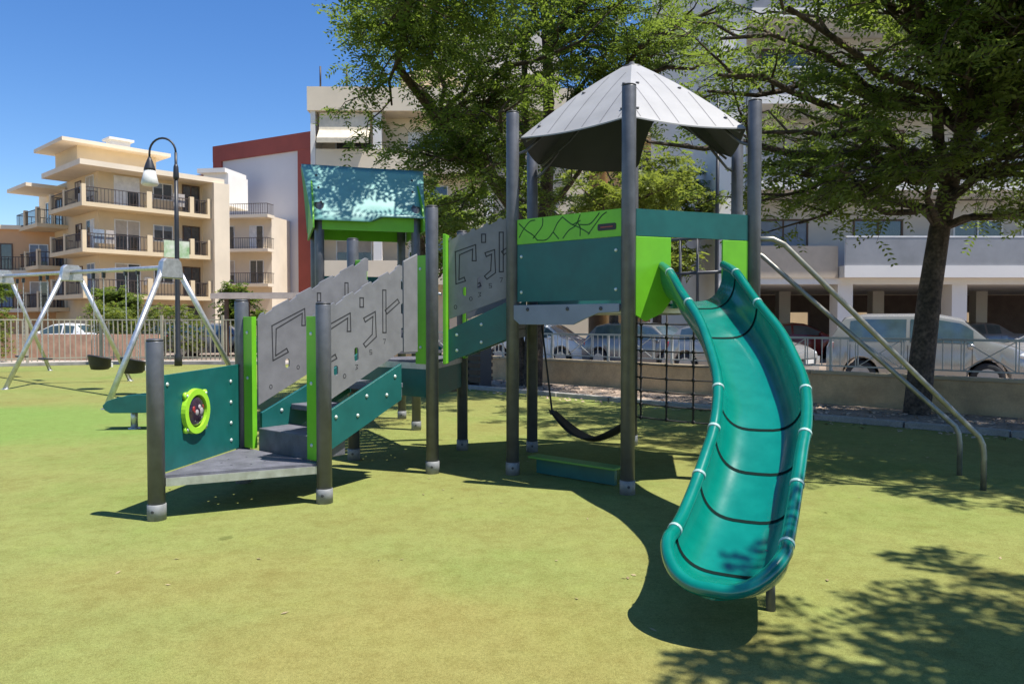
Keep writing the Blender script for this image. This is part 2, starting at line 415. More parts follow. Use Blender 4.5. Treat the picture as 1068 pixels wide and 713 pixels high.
def tree(name, label, stems, limbs, lm, seed, n2=7, n3=5, n4=5, sub=1.5, tw=.55, group=None, flen=.34, ll=.11, lw=.04, cat='tree', r_limb=.07, pairs=6, flat=.35, bark=None):
    """stems: list of (points, r0, r1); limbs: list of (attach point, end point)"""
    rn = random.Random(seed); rs = np.random.RandomState(seed)
    b0 = stems[0][0][0]
    t = thing(name, (b0[0], b0[1], b0[2]), label, cat, group)
    tm = MB(); P = []; D = []
    for pts, r0, r1 in stems:
        k = len(pts); tm.tube(pts, [r0+(r1-r0)*i/(k-1) for i in range(k)], 12)
    for a, c in limbs:
        a = Vector(a); c = Vector(c); LL = (c-a).length
        lp = wob(a, c, 6, .035, rn, sag=.06); r0 = r_limb*min(1.3, .35+LL/5)
        tm.tube(lp, [r0*(1-.8*i/6)+.006 for i in range(7)], 7, cap=False)
        dirl = (c-a).normalized(); hz = Vector((dirl.x, dirl.y, 0)); hz = hz.normalized() if hz.length > .05 else Vector((1,0,0)); sd = Vector((-hz.y, hz.x, 0))
        for q in range(n2):
            tt = .28+.72*(q+.7*rn.random())/n2; i = min(5, int(tt*6)); fp = lp[i].lerp(lp[i+1], tt*6-i)
            sg = 1 if q % 2 else -1
            if q == n2-1: dd = dirl + Vector((rn.gauss(0,.3), rn.gauss(0,.3), rn.gauss(0,.1)))
            else: dd = dirl*rn.uniform(.3,.8) + sd*sg*rn.uniform(.5,1.1) + Vector((0,0,rn.gauss(.12,flat)))
            sl_ = sub*rn.uniform(.5, 1.1); e = fp + dd.normalized()*sl_
            sp = wob(fp, e, 4, .06, rn, sag=.05); tm.tube(sp, [max(.004, r0*.32*(1-.85*k/4)) for k in range(5)], 5, cap=False)
            for w_ in range(n3):
                t2 = .2+.8*(w_+.6*rn.random())/n3; i = min(3, int(t2*4)); g = sp[i].lerp(sp[i+1], min(1, t2*4-i))
                d2 = dd.normalized()*.5 + Vector((rn.gauss(0,.8), rn.gauss(0,.8), rn.gauss(0,.35)))
                h = g + d2.normalized()*tw*rn.uniform(.5, 1.1); tm.tube([g, h], [.006, .003], 3, cap=False)
                for x in range(n4):
                    f = g.lerp(h, (x+.5)/n4); a_ = rn.uniform(0, 6.283)
                    fd = d2.normalized()*.5 + Vector((math.cos(a_), math.sin(a_), rn.gauss(-.05,.35)))
                    P.append(tuple(f)); D.append(tuple(fd))
    tm.build('trunk', bark or BARK, t, recalc=False)
    V, Q = fronds(P, D, rs, flen, pairs, ll, lw)
    fast_mesh('crown', V, Q, lm, t)
    return t
def crown_limbs(rn, centre, rad, n, attach):
    """targets spread through an ellipsoid shell, each tied to the nearest attach point below it"""
    out = []; tries = 0
    while len(out) < n and tries < 5000:
        tries += 1
        v = Vector((rn.uniform(-1,1), rn.uniform(-1,1), rn.uniform(-1,1)))
        if not .3 < v.length < 1: continue
        c = Vector(centre) + Vector((v.x*rad[0], v.y*rad[1], v.z*rad[2]))
        if any((c-o[1]).length < min(rad)*.28 for o in out): continue
        a = min(attach, key=lambda q: (Vector(q)-c).length + max(0, q[2]-c.z+.4)*3)
        out.append((Vector(a), c))
    return out

LG = leafmat('leaves_green', (.045, .082, .018), (.12, .165, .032), (.24, .34, .04), .43)
LD = leafmat('leaves_dark', (.055, .092, .022), (.15, .19, .04), (.27, .37, .05), .46)
LY = leafmat('leaves_yellowgreen', (.085, .13, .02), (.16, .20, .035), (.30, .36, .05), .45)

# right tree, beside the wall
rn = random.Random(11)
T0 = [(6.40,11.8,-.05), (6.47,11.8,.8), (6.58,11.8,1.9), (6.72,11.8,2.9), (6.86,11.75,3.7)]
TA = [(6.86,11.75,3.65), (6.98,11.7,4.4), (7.02,11.6,5.3), (6.95,11.5,6.4), (6.8,11.4,7.6)]
TB = [(6.86,11.75,3.65), (7.2,11.8,4.5), (7.5,11.9,5.4), (7.9,12.1,6.6), (8.2,12.2,7.8)]
at = T0[3:]+TA+TB+[(6.8,11.8,3.3)]
lm_ = crown_limbs(rn, (6.1, 10.9, 5.1), (4.9, 4.0, 1.75), 22, at)
lm_ += [(Vector(T0[4]), Vector(c)) for c in ((3.2,10.2,4.0), (2.9,10.6,4.9), (4.3,10.0,3.3), (8.6,10.8,3.2), (9.2,11.2,3.9), (3.4,9.3,5.3), (4.4,11.5,2.95), (3.7,11.3,3.25))]
lm_ += crown_limbs(rn, (7.0, 11.3, 7.2), (4.2, 3.6, 1.1), 6, TA+TB)
lm_ += crown_limbs(rn, (7.3, 7.7, 6.5), (3.5, 2.1, .9), 26, TA+TB)
lm_ += [(Vector(TA[1]), Vector(c)) for c in ((6.2,7.9,5.4), (7.4,7.5,5.2), (5.4,7.4,6.2), (8.8,7.4,5.6), (5.2,8.4,5.7), (8.6,8.2,5.3), (4.6,9.0,6.0), (6.3,6.6,6.2), (7.5,6.2,6.0), (8.8,6.6,5.8), (6.6,9.0,4.6), (5.6,9.4,4.5), (9.6,9.4,5.2), (3.9,8.2,6.3))]
lm_ += [(Vector(T0[3]), Vector(c)) for c in ((4.6,10.6,3.2), (5.2,10.0,3.5), (8.3,10.4,3.0), (9.3,11.6,3.1), (3.9,10.9,3.7))]
tree('shade_tree', 'large dark green shade tree with a thick trunk in front of the silver people carrier', [(T0,.20,.135), (TA,.115,.04), (TB,.105,.04)], lm_, LD, 3, n2=6, n3=5, n4=4, sub=1.35)

# central tree behind the playhouses
rn = random.Random(21)
U0 = [(.45,17.0,-.05), (.50,17.0,1.0), (.62,17.0,2.5), (.75,16.9,4.0), (.82,16.6,5.5), (.75,16.2,7.2), (.6,15.8,9.0)]
U1 = [(.30,17.05,-.05), (.10,17.1,1.2), (-.05,17.1,2.8), (.05,16.8,4.2), (.30,16.6,5.6), (.25,16.0,7.4)]
U2 = [(.62,17.0,2.6), (.2,16.4,3.6), (-.6,15.6,4.6), (-1.4,14.6,5.3), (-2.0,13.2,5.9), (-1.5,11.4,6.5)]
at = U0[3:]+U1[3:]+U2[1:]
lm_ = crown_limbs(rn, (.7, 15.2, 6.9), (3.7, 3.5, 2.2), 33, at)
lm_ += [(Vector(U2[-1]), Vector(c)) for c in ((-2.2,12.6,6.0), (-1.8,11.8,6.3), (-1.3,11.2,6.1), (-2.2,13.8,5.4), (-.7,10.9,6.2), (-2.2,13.8,6.7), (-.9,9.4,6.0), (-.2,9.5,6.2), (-1.0,9.9,6.6), (-.4,10.2,6.8))]
lm_ += [(Vector(U2[2]), Vector(c)) for c in ((-1.1,13.4,4.3), (-1.9,13.9,4.4), (-.2,13.2,4.1), (.2,14.2,3.7), (-1.0,14.6,3.6), (-.1,12.4,4.9))]
tree('shade_tree', 'tall forked shade tree with bright green crown rising between the two playhouse roofs', [(U0,.24,.07), (U1,.17,.06), (U2,.12,.06)], lm_, LG, 8, n2=7, n3=5, n4=5, sub=1.45)

# tree just outside the right edge, its shade falls on the front of the surface
rn = random.Random(31)
V0 = [(7.0,.6,-.05), (6.95,.8,1.5), (6.8,1.35,3.0), (6.6,1.5,4.4), (6.4,1.6,5.8)]
lm_ = crown_limbs(rn, (6.0, .3, 5.5), (3.0, 2.4, 1.2), 40, V0[2:])
lm_ += [(Vector(V0[3]), Vector(c)) for c in ((3.3,1.7,5.0), (4.2,2.2,5.1), (5.0,2.5,5.2), (5.8,2.7,5.1), (3.0,1.3,5.1), (4.4,1.6,5.3), (3.6,1.1,5.4))]
tree('shade_tree', 'shade tree beyond the right edge casting the leafy shadow in the front right corner', [(V0,.22,.10)], lm_, LD, 14, n2=8, n3=5, n4=5, sub=1.25, ll=.13, lw=.052)

rn = random.Random(55)  # unseen tree, added to deepen the shade on the right
W0 = [(9.4,7.0,-.05), (9.4,7.0,1.6), (9.2,7.05,3.2), (9.0,7.1,4.6), (8.8,7.2,6.0)]
tree('shade_tree', 'unseen tree added outside the right edge to shade the ground below the sliding bars', [(W0,.2,.09)], crown_limbs(rn, (8.5, 7.0, 5.7), (3.3, 2.7, 1.2), 36, W0[2:]), LD, 56, n2=8, n3=5, n4=4, sub=1.25, ll=.13, lw=.05)
# more distant trees
def small_tree(x, y, h, rx, rz, label, m, seed, n=12, group=None, ll=.16, lw=.075, zc=None):
    rn = random.Random(seed); zc = zc or h-rz
    tr = [(x,y,-.05), (x+.05,y,zc*.5), (x,y,zc), (x+.05,y,zc+rz*.5)]
    tree('street_tree', label, [(tr, .05+.02*h, .03)], crown_limbs(rn, (x,y,zc), (rx,rx,rz), n, [tr[1], tr[2], tr[3]]), m, seed, n2=6, n3=4, n4=4, sub=rx*.4, tw=.5, ll=ll, lw=lw, r_limb=.05, group=group)
small_tree(3.3, 24.5, 6.8, 2.6, 2.1, 'yellow green street tree seen under the grey roof between the tower posts', LY, 41, 16)
small_tree(5.4, 28.0, 7.6, 2.4, 2.4, 'small yellow green tree seen through the arch of the grey roof', LY, 42, 22)
small_tree(-3.0, 25.0, 6.3, 2.1, 1.7, 'green street tree behind the teal hut roof', LG, 43, 14)
small_tree(1.0, 32.0, 8.0, 2.6, 2.6, 'street tree behind the tower panels in front of the cream building', LG, 44, 14)
small_tree(-24.0, 33.0, 3.6, 1.7, 1.1, 'round bright green tree at the far left edge beyond the fence', LG, 45, 12)
small_tree(-20.2, 38.5, 3.1, 1.1, .8, 'dark small tree in front of the balconied apartments', LD, 46, 10)
small_tree(-14.0, 38.0, 3.0, 1.1, .8, 'small green tree beside the cafe awning', LG, 47, 10)

def hedge(x0, x1, y, h, label, m, seed, dens=420):
    rs = np.random.RandomState(seed); L_ = x1-x0; n = int(dens*L_)
    P = np.stack([rs.uniform(x0, x1, n), y+rs.uniform(-.45, .45, n), h*rs.uniform(.05, 1, n)**.7], 1)
    P[:, 2] *= 1+.14*np.sin(P[:, 0]*2.3+seed)+.08*np.sin(P[:, 0]*5.1)
    D = rs.normal(0, 1, (n, 3)); D[:, 2] = abs(D[:, 2])*.6
    t = thing('hedge', ((x0+x1)/2, y, 0), label, 'hedge')
    V, Q = fronds(P, D, rs, .22, 3, .10, .06); fast_mesh('foliage', V, Q, m, t)
    b = MB(); rn = random.Random(seed)
    for i in range(int(L_*3)):
        x = rn.uniform(x0, x1); b.tube([(x, y, -.06), (x+rn.uniform(-.2,.2), y+rn.uniform(-.2,.2), h*.8)], [.02, .008], 5)
    b.build('stem', BARK, t, recalc=False)
hedge(-25, -18.2, 27.0, 1.75, 'yellowish green hedge behind the left end of the picket fence', LY, 1)
hedge(-17.2, -12.6, 30.4, 1.9, 'mixed green hedge behind the terracotta wall', LY, 2)

# ------------------------------------------------------------------ buildings
CREAM = mat('cream_render', (.67, .54, .35), .85, var=.07, scale=.5, bump=.1, bscale=20)
CREAM2 = mat('pale_cream_render', (.72, .62, .47), .85, var=.07, scale=.4)
WHITEW = mat('white_render', (.72, .70, .66), .85, var=.05, scale=.3)
GREYW = mat('pale_grey_render', (.56, .53, .48), .85, var=.08, scale=.3)
REDW = mat('red_render', (.25, .055, .042), .8, var=.1, scale=.5)
BROWNR = mat('dark_railing', (.06, .045, .04), .6)
FRAMEW = mat('white_frame', (.7, .7, .68), .5)
FRAMEB = mat('brown_frame', (.10, .06, .04), .6)
SHUT = mat('shutter', (.45, .40, .33), .6)
def window(F, u, z, w_, h_, root, n=0., fm=None, split=2, shutter=False):
    """F.n points outward; frame sits slightly proud of the wall face, pane set inside"""
    b = MB(); t = .07
    b.box(F, u, u+w_, n-.02, n+.05, z, z+t); b.box(F, u, u+w_, n-.02, n+.05, z+h_-t, z+h_)
    b.box(F, u, u+t, n-.02, n+.05, z+t, z+h_-t); b.box(F, u+w_-t, u+w_, n-.02, n+.05, z+t, z+h_-t)
    for k in range(1, split): b.box(F, u+w_*k/split-.03, u+w_*k/split+.03, n-.02, n+.045, z+t, z+h_-t)
    if shutter: b.box(F, u+t, u+w_-t, n-.02, n+.035, z+h_*.55, z+h_-t)
    f = b.build('window', fm or FRAMEW, root)
    WR = random.Random(int(abs(u*131+z*977+root.location.x*17)))
    if WR.random() < .65:
        bb = MB(); k0 = WR.choice((.0, .35, .55, .7)); sp = WR.choice((1.0, .5)); bb.box(F, u+t, u+t+(w_-2*t)*sp, n+.013, n+.022, z+t+(h_-2*t)*k0, z+h_-t)
        bb.build('blind', WR.choice((SHUT, FRAMEW, mat('curtain', (.42, .38, .34), .9), mat('blue_curtain', (.22, .27, .33), .9))), f)
    b = MB(); b.box(F, u+t, u+w_-t, n-.02, n+.012, z+t, z+h_-t); b.build('pane', GLASS, f)
    return f
def balcony(F, u0, u1, n0, n1, z, root, m, rail='bars', th=.28, h=1.0, rm=None, posts=()):
    b = MB(); b.box(F, u0, u1, n0, n1, z-th, z)
    for (pu, pw) in posts: b.box(F, pu, pu+pw, n1-.25, n1-.002, z+.001, z+1.15)
    s_ = b.build('balcony', m, root)
    b = MB(); ee = .06
    if rail == 'bars':
        for (a0, a1) in ((u0+ee, u1-ee),):
            b.box(F, a0, a1, n1-.10, n1-.05, z+h-.05, z+h); b.box(F, a0, a1, n1-.09, n1-.06, z+.1, z+.13)
            k = int((a1-a0)/.22)
            for i in range(k+1): uu = a0+(a1-a0)*i/k; b.box(F, uu-.015, uu+.015, n1-.088, n1-.062, z+.002, z+h-.051)
        b.box(F, u0+.05, u0+.10, n0, n1-.101, z+h-.05, z+h); b.box(F, u1-.10, u1-.05, n0, n1-.101, z+h-.05, z+h)
        k = max(1, int((n1-n0)/.25))
        for i in range(k):
            nn_ = n0+(n1-n0-.1)*(i+.5)/k
            for uu in (u0+.075, u1-.075): b.box(F, uu-.012, uu+.012, nn_-.012, nn_+.012, z+.002, z+h-.05)
    elif rail == 'glass':
        b.box(F, u0+ee, u1-ee, n1-.08, n1-.05, z+.002, z+h-.06)
        k = int((u1-u0)/1.3)
        for i in range(k+1): uu = u0+ee+(u1-u0-2*ee)*i/k; b.box(F, uu-.025, uu+.025, n1-.10, n1-.081, z+.002, z+h, 1)
        b.box(F, u0+ee, u1-ee, n1-.105, n1-.04, z+h-.055, z+h, 1)
    else:
        b.box(F, u0+.002, u1-.002, n1-.16, n1-.003, z+.001, z+h); b.box(F, u0+.002, u0+.15, n0, n1-.161, z+.001, z+h); b.box(F, u1-.15, u1-.002, n0, n1-.161, z+.001, z+h)
    b.build('railing', rm or [BROWNR, FRAMEW], s_)
    return s_

# A: balconied cream apartment block, seen on its corner
A = thing('apartment_building', (-27.9, 48.75, 0), 'cream corner apartment block with three tiers of wraparound balconies and jutting roof slabs', 'building')
FA = Fr((-27.9, 48.75), (.67, .742)); FA.n = Vector((.742, -.67, 0))     # u runs along the right face, n towards us
b = MB(); b.box(FA, 1.5, 9.4, -14, -1.5, -.1, 11.6); b.build('wall', CREAM, A)
b = MB(); b.box(FA, -.15, 9.6, -7.5, .2, 11.6, 11.95); b.box(FA, -1.1, 1.4, -12.2, -7.6, 11.0, 11.25)
b.box(FA, -.3, 6.9, -8.6, -2.6, 13.55, 13.8); b.build('roof', CREAM2, A)
b = MB(); b.box(FA, .9, 6.2, -8.0, -3.5, 11.95, 13.55); b.build('penthouse', CREAM, A)
b = MB(); b.box(FA, 3.3, 4.6, -5, -4, 13.8, 14.45); b.box(FA, 3.1, 4.8, -5.2, -3.8, 14.45, 14.6); b.build('chimney', WHITEW, A)
b = MB(); b.box(FA, 8.72, 9.9, -2.2, .35, -.1, 11.598); b.build('stair_tower', CREAM2, A)
for z in (3.25, 6.25, 9.25):
    balcony(FA, 0, 8.7, -1.5, 0, z, A, CREAM, posts=((0, .25), (4.1, .35), (7.1, .3), (8.4, .3)))
    window(FA, 2.5, z+.02, 1.7, 2.2, A, n=-1.5, shutter=(z > 9)); window(FA, 5.1, z+.9, 1.4, 1.2, A, n=-1.5); window(FA, 7.2, z+.02, 1.3, 2.2, A, n=-1.5, fm=FRAMEB)
FA2 = Fr((-27.9, 48.75), (-.67*0-.742, .67)); FA2.n = Vector((-.67, -.742, 0))   # left face
for z in (3.25, 6.25, 9.25):
    balcony(FA2, 1.51, 6.6, -1.49, -.01, z, A, CREAM, posts=((3.4, .3), (6.2, .3)))
    balcony(FA2, 7.4, 12.5, -1.49, .5, z-.8, A, CREAM, posts=((7.5, .3), (10.3, .3)))
    window(FA2, 2.2, z+.02, 1.5, 2.2, A, n=-1.5); window(FA2, 4.6, z+.9, 1.2, 1.2, A, n=-1.5, fm=FRAMEB)
    window(FA2, 8.5, z-.78, 1.6, 2.1, A, n=-1.5, fm=FRAMEB); window(FA2, 11.0, z-.78, 1.3, 2.1, A, n=-1.5)
for u in (2.0, 4.4, 6.6): window(FA, u, .3, 1.9, 2.3, A, n=-1.5, fm=FRAMEB)
b = MB(); b.box(FA, 5.2, 7.0, .012, .04, 5.95, 7.15); tag(b.build('banner', mat('green_banner', (.17, .36, .12), .7, col2=(.62, .66, .55), scale=1.3), A), 'pale green cloth banner hung on the middle balcony')

for (F_, u, n0, z) in ((FA, 4.55, -1.5, 9.9), (FA, 6.6, -1.5, 6.9), (FA2, 3.9, -1.5, 9.8), (FA, 4.4, -1.5, 4.0)):
    b = MB(); b.box(F_, u, u+.42, n0, n0+.32, z, z+.55); ac = b.build('air_conditioner', WHITEW, A)
for (u, w_, z, m_) in ((.7, .7, 6.27, 'blue_curtain'), (1.5, .5, 6.27, 'curtain'), (6.0, .8, 9.27, 'curtain')):
    b = MB(); b.box(FA, u, u+w_, -.2, -.17, z+.35, z+1.25); b.build('laundry', mat(m_, (.42, .38, .34), .9), A)

# B: narrow block behind with small balconies
Bb = thing('apartment_building', (-24, 70, 0), 'narrow pale apartment block with small stacked balconies left of the red framed wall', 'building')
FB = Fr((-28.2, 70.6), (.985, -.17)); FB.n = Vector((-.17, -.985, 0))
b = MB(); b.box(FB, 0, 6.0, -8, 0, -.1, 11.2); b.build('wall', CREAM2, Bb)
b = MB(); b.box(FB, -.5, 2.0, -3, .5, 12.2, 15.2); b.box(FB, -.9, 1.9, -2.9, .9, 15.2, 15.6); b.build('roof', WHITEW, Bb)
for z in (4.9, 8.1, 11.2):
    balcony(FB, .4, 6.3, .001, 1.3, z, Bb, CREAM2)
    if z < 11: window(FB, 1.0, z+.05, 1.3, 2.2, Bb, n=0); window(FB, 3.8, z+.05, 1.4, 2.2, Bb, n=0)
window(FB, 1.0, 1.5, 1.3, 2.0, Bb, n=0)

# C: windowless grey white wall in a red frame
Cc = thing('party_wall_building', (-24.8, 75, 0), 'tall windowless pale grey wall framed in dark red', 'building')
FC = Fr((-30.6, 78.0), (11.3, -6.0)); LC = math.hypot(11.3, 6.0); FC.n = Vector((-6.0, -11.3, 0)).normalized()
b = MB(); b.box(FC, .0, LC, -10, 0, -.1, 19.3); b.build('wall', mat('blank_render', (.50, .50, .53), .85, var=.05, scale=.15), Cc)
b = MB(); b.box(FC, -.3, LC+.35, -10.2, .25, 17.9, 19.5); b.box(FC, LC-1.4, LC+.3, -.2, .22, -.1, 17.899); b.box(FC, -.3, .9, -.2, .22, -.1, 17.899); b.build('frame', REDW, Cc)
b = MB(); b.box(FC, 3.0, 3.8, -4, -3.2, 19.5, 20.2); b.box(FC, 6.5, 8.4, -4, -2, 19.5, 20.0); b.build('vent', GREYW, Cc)
b = MB(); b.box(FC, -4.5, -.31, -9, -.5, -.1, 17.0); b.build('side_wall', REDW, Cc)

# D: tall cream building behind the central tree
D_ = thing('apartment_building', (-3, 40, 0), 'tall pale apartment building with cream awning and solid parapets behind the central tree', 'building')
FD = Fr((-10.7, 40.0), (1, .02)); FD.n = Vector((.02, -1, 0))
b = MB(); b.box(FD, 0.2, 15, -12, -1.5, -.1, 13.0); b.build('wall', CREAM2, D_)
b = MB(); b.box(FD, .0, .25, -1.6, .0, -.1, 12.6); b.box(FD, 3.3, 3.75, -.4, -.02, -.1, 12.55); b.box(FD, 9.3, 9.7, -.4, -.02, -.1, 12.55); b.build('pillar', WHITEW, D_)
b = MB(); b.box(FD, -.15, 15.2, -12.2, .1, 12.6, 13.85); b.build('parapet', CREAM2, D_)
b = MB(); b.box(FD, 6.5, 13.5, -10, -3.5, 13.85, 18.2); b.build('penthouse', GREYW, D_)
b = MB(); b.prism([(0,0), (3.4,0), (3.4,.7), (1.6,2.0), (0,.9)], FD.p(4.6, -1.8, 13.86), FD.u, (0,0,1), .5); b.build('gable', CREAM, D_)
for u in (.5, 1.9, 3.3):
    b = MB(); b.tube([FD.p(u, -.2, 13.84), FD.p(u, -.2, 15.0)], .05, 6); b.build('deck_post', BROWNR, D_)
for z in (3.7, 6.7, 9.6):
    balcony(FD, .26, 9.2, -1.5, .0, z, D_, CREAM2, rail='solid', rm=[CREAM2], h=1.0)
    window(FD, 1.0, z+.05, 2.0, 2.2, D_, n=-1.5); window(FD, 5.0, z+.05, 2.2, 2.2, D_, n=-1.5)
for u, wd in ((.45, 2.7),):
    b = MB(); F_ = FD
    pts = [(-.15, 12.55), (.0, 11.6), (.55, 11.05)]
    for i in range(2):
        (n0, z0), (n1, z1) = pts[i], pts[i+1]
        b.hexa([F_.p(u,n0,z0), F_.p(u+wd,n0,z0), F_.p(u+wd,n1,z1), F_.p(u,n1,z1), F_.p(u,n0-.03,z0-.02), F_.p(u+wd,n0-.03,z0-.02), F_.p(u+wd,n1-.03,z1-.02), F_.p(u,n1-.03,z1-.02)])
    b.box(F_, u, u+wd, .53, .57, 10.8, 11.06)
    b.build('awning', mat('awning_cloth', (.62, .55, .42), .8), D_)

# E: tan building seen under and over the tower roof
E = thing('apartment_building', (8.5, 46, 0), 'sunlit tan building behind the grey hexagonal roof', 'building')
FE = Fr((5.6, 44.0), (1, .05)); FE.n = Vector((.05, -1, 0))
TAN = mat('tan_render', (.62, .44, .24), .85, var=.08, scale=.3)
b = MB(); b.box(FE, 0, 6.9, -10, 0, -.1, 15.3); b.build('wall', TAN, E)
b = MB(); b.box(FE, 1.0, 5.0, -7, -1, 15.3, 16.6); b.build('penthouse', TAN, E)
for z in (3.2, 6.2, 9.2, 12.2):
    balcony(FE, .6, 4.6, .001, 1.3, z, E, CREAM2); window(FE, 1.2, z+.05, 1.6, 2.2, E, n=0); window(FE, 5.1, z+.9, 1.1, 1.2, E, n=0, fm=FRAMEB)
E2 = thing('stair_tower_building', (10.7, 40.5, 0), 'narrow white tower block beside the tan building', 'building')
FE2 = Fr((10.0, 38.0), (1, 0)); FE2.n = Vector((0, -1, 0))
b = MB(); b.box(FE2, 0, 2.6, -5, 0, -.1, 11.0); b.build('wall', WHITEW, E2)
for z in (2, 5, 8): window(FE2, .8, z, .9, 1.4, E2, n=0)

# G: long block on columns across the street, right
G = thing('apartment_building', (16, 27, 0), 'large pale apartment block raised on columns over dark parking at the right', 'building')
FG = Fr((7.3, 26.9), (1, .01)); FG.n = Vector((.01, -1, 0))
LGt = 34
b = MB()
for z in (3.06, 6.1, 9.1, 12.1, 15.1, 18.1): b.box(FG, 0.1, LGt, -11, -1.45, z-.04, z+2.95)
b.build('wall', GREYW, G)
b = MB(); b.box(FG, 1.1, LGt, -11, -.02, 2.78, 3.0); b.build('slab', WHITEW, G)
b = MB(); b.box(FG, 0, 1.05, -12, -.01, -.1, 21); b.build('end_wall', WHITEW, G)
for u in (1.1, 4.45, 8.6, 13.2, 17.8, 22.4):
    b = MB(); b.box(FG, u, u+.55, -.75, -.08, -.1, 2.78); b.build('column', WHITEW, G)
    b = MB(); b.box(FG, u+.1, u+.6, -6.6, -6.1, -.1, 2.78); b.build('column', GREYW, G)
holes = [[(u, .9), (u+1.4, .9), (u+1.4, 1.9), (u, 1.9)] for u in (2.2, 6.4, 9.8, 15.5, 20)]
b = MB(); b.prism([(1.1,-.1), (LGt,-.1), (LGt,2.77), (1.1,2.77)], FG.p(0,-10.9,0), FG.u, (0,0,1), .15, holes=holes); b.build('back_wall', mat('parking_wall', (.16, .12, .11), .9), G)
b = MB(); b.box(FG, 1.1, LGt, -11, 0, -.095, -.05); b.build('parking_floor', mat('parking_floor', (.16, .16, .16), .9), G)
b = MB(); b.box(FG, 1.06, 4.4, -1.45, .03, 3.0, 4.15); b.build('solid_parapet', mat('warm_parapet', (.52, .44, .34), .85, var=.06), G)
GR = mat('smoked_panel', (.24, .24, .25), .3, var=.2, scale=.6, coat=.3)
balcony(FG, 4.45, LGt, -1.45, .45, 3.42, G, WHITEW, rail='glass', th=.42, h=1.05, rm=[GR, FRAMEW])
for z in (6.4, 9.4, 12.4, 15.4):
    balcony(FG, 1.1, 14, -1.45, .45, z, G, WHITEW, rail='glass', th=.32, h=1.0, rm=[GR, FRAMEW])
    balcony(FG, 15, LGt, -1.45, .45, z, G, WHITEW, rail='glass', th=.32, h=1.0, rm=[GR, FRAMEW])
for z in (3.1, 6.45, 9.45, 12.45):
    for u in (2.0, 5.6, 9.4, 12.0, 16.2, 19.8):
        window(FG, u, z, 1.9, 2.2, G, n=-1.45, fm=FRAMEB if u < 6 else FRAMEW)
# back street wall lit by sun behind the parking
Hh = thing('apartment_building', (18, 46, 0), 'sunlit cream wall glimpsed through the open ground floor parking', 'building')
b = MB(); b.box(Fr((12,44), (1,0)), 0, 40, -8, 0, -.1, 6); b.build('wall', CREAM, Hh)
window(Fr((12,44), (1,0), (0,-1)), 6, 1, 1.5, 1.5, Hh, n=0)

# far orange block at the left edge
I_ = thing('apartment_building', (-36, 55, 0), 'peach coloured building at the far left edge behind the apartments', 'building')
FI = Fr((-46, 54), (1, .25)); FI.n = Vector((.25, -1, 0))
b = MB(); b.box(FI, 0, 12.3, -8, 0, -.1, 8.3); b.build('wall', mat('peach_render', (.60, .36, .19), .85, var=.06, scale=.4), I_)
b = MB(); b.box(FI, -.3, 12.5, -8.2, .3, 8.3, 8.6); b.build('roof', CREAM2, I_)
for z in (2.4, 5.2): balcony(FI, 6.5, 12.0, .001, 1.2, z, I_, CREAM2); window(FI, 7.3, z+.05, 1.6, 2.0, I_, n=0, fm=FRAMEB); window(FI, 10.0, z+.05, 1.3, 2.0, I_, n=0)

# cafe awning pavilion
P_ = thing('pavilion', (-9, 31, 0), 'open pavilion with a flat beige canopy beyond the left stair panels', 'pavilion')
b = MB(); b.box(Fr((-12.0,30.5), (1,0)), 0, 6.0, -3.0, .0, 2.50, 2.62); b.box(Fr((-12.2,30.4), (1,0)), 0, 6.4, .0, .12, 2.36, 2.58, 0); b.build('canopy', mat('canopy_cloth', (.50, .42, .36), .7), P_)
for x in (-11.8, -6.3):
    for y in (30.7, 33.2):
        b = MB(); b.box(Fr((x,y), (1,0)), 0, .14, -.14, 0, -.1, 2.5); b.build('post', FRAMEB, P_)

# ------------------------------------------------------------------ lamps
def street_lamp(x, y, h, side, label, sc=1.0):
    t = thing('street_lamp', (x, y, -.02), label, 'street lamp', 'street lamps with arched necks')
    LMt = mat('lamp_paint', (.035, .037, .042), .45, metal=.3)
    b = MB(); b.lathe((x,y,-.02), [(.14*sc,0), (.14*sc,.35), (.09*sc,.45), (.085*sc,h*.6), (.07*sc,h*.82)], 12)
    b.tube([(x,y,h*.8), (x,y,h-.55*sc)], .055*sc, 8); b.lathe((x,y,h*.82), [(.09*sc,0), (.11*sc,.08), (.09*sc,.4), (.05*sc,.5)], 10)
    b.build('pole', LMt, t)
    r_ = .50*sc; pts = [Vector((x + side*(r_ - r_*math.cos(a)), y, h-.55*sc+ r_*1.1*math.sin(a))) for a in [math.pi*k/12 for k in range(13)]]
    pts.append(Vector((x+side*2*r_, y, h-.72*sc)))
    b = MB(); b.tube(pts, .04*sc, 8); b.build('arm', LMt, t)
    c = Vector((x+side*2*r_, y, h-.72*sc))
    b = MB(); b.lathe(c, [(.05*sc,0), (.10*sc,-.12*sc), (.20*sc,-.42*sc), (.21*sc,-.5*sc)], 16); b.build('lamp_cap', LMt, t)
    b = MB(); b.lathe(c, [(.20*sc,-.5*sc), (.27*sc,-.8*sc), (.32*sc,-1.0*sc), (.26*sc,-1.07*sc), (.0,-1.09*sc)], 18); b.build('globe', mat('lamp_diffuser', (.62, .62, .58), .3, var=.1), t)
street_lamp(-10.85, 24.3, 7.35, -1, 'tall black street lamp with a hanging white bell shade at the left above the swings', .85)
street_lamp(5.6, 20.5, 7.85, -1, 'black arched street lamp partly hidden behind the grey hexagonal roof', .62)

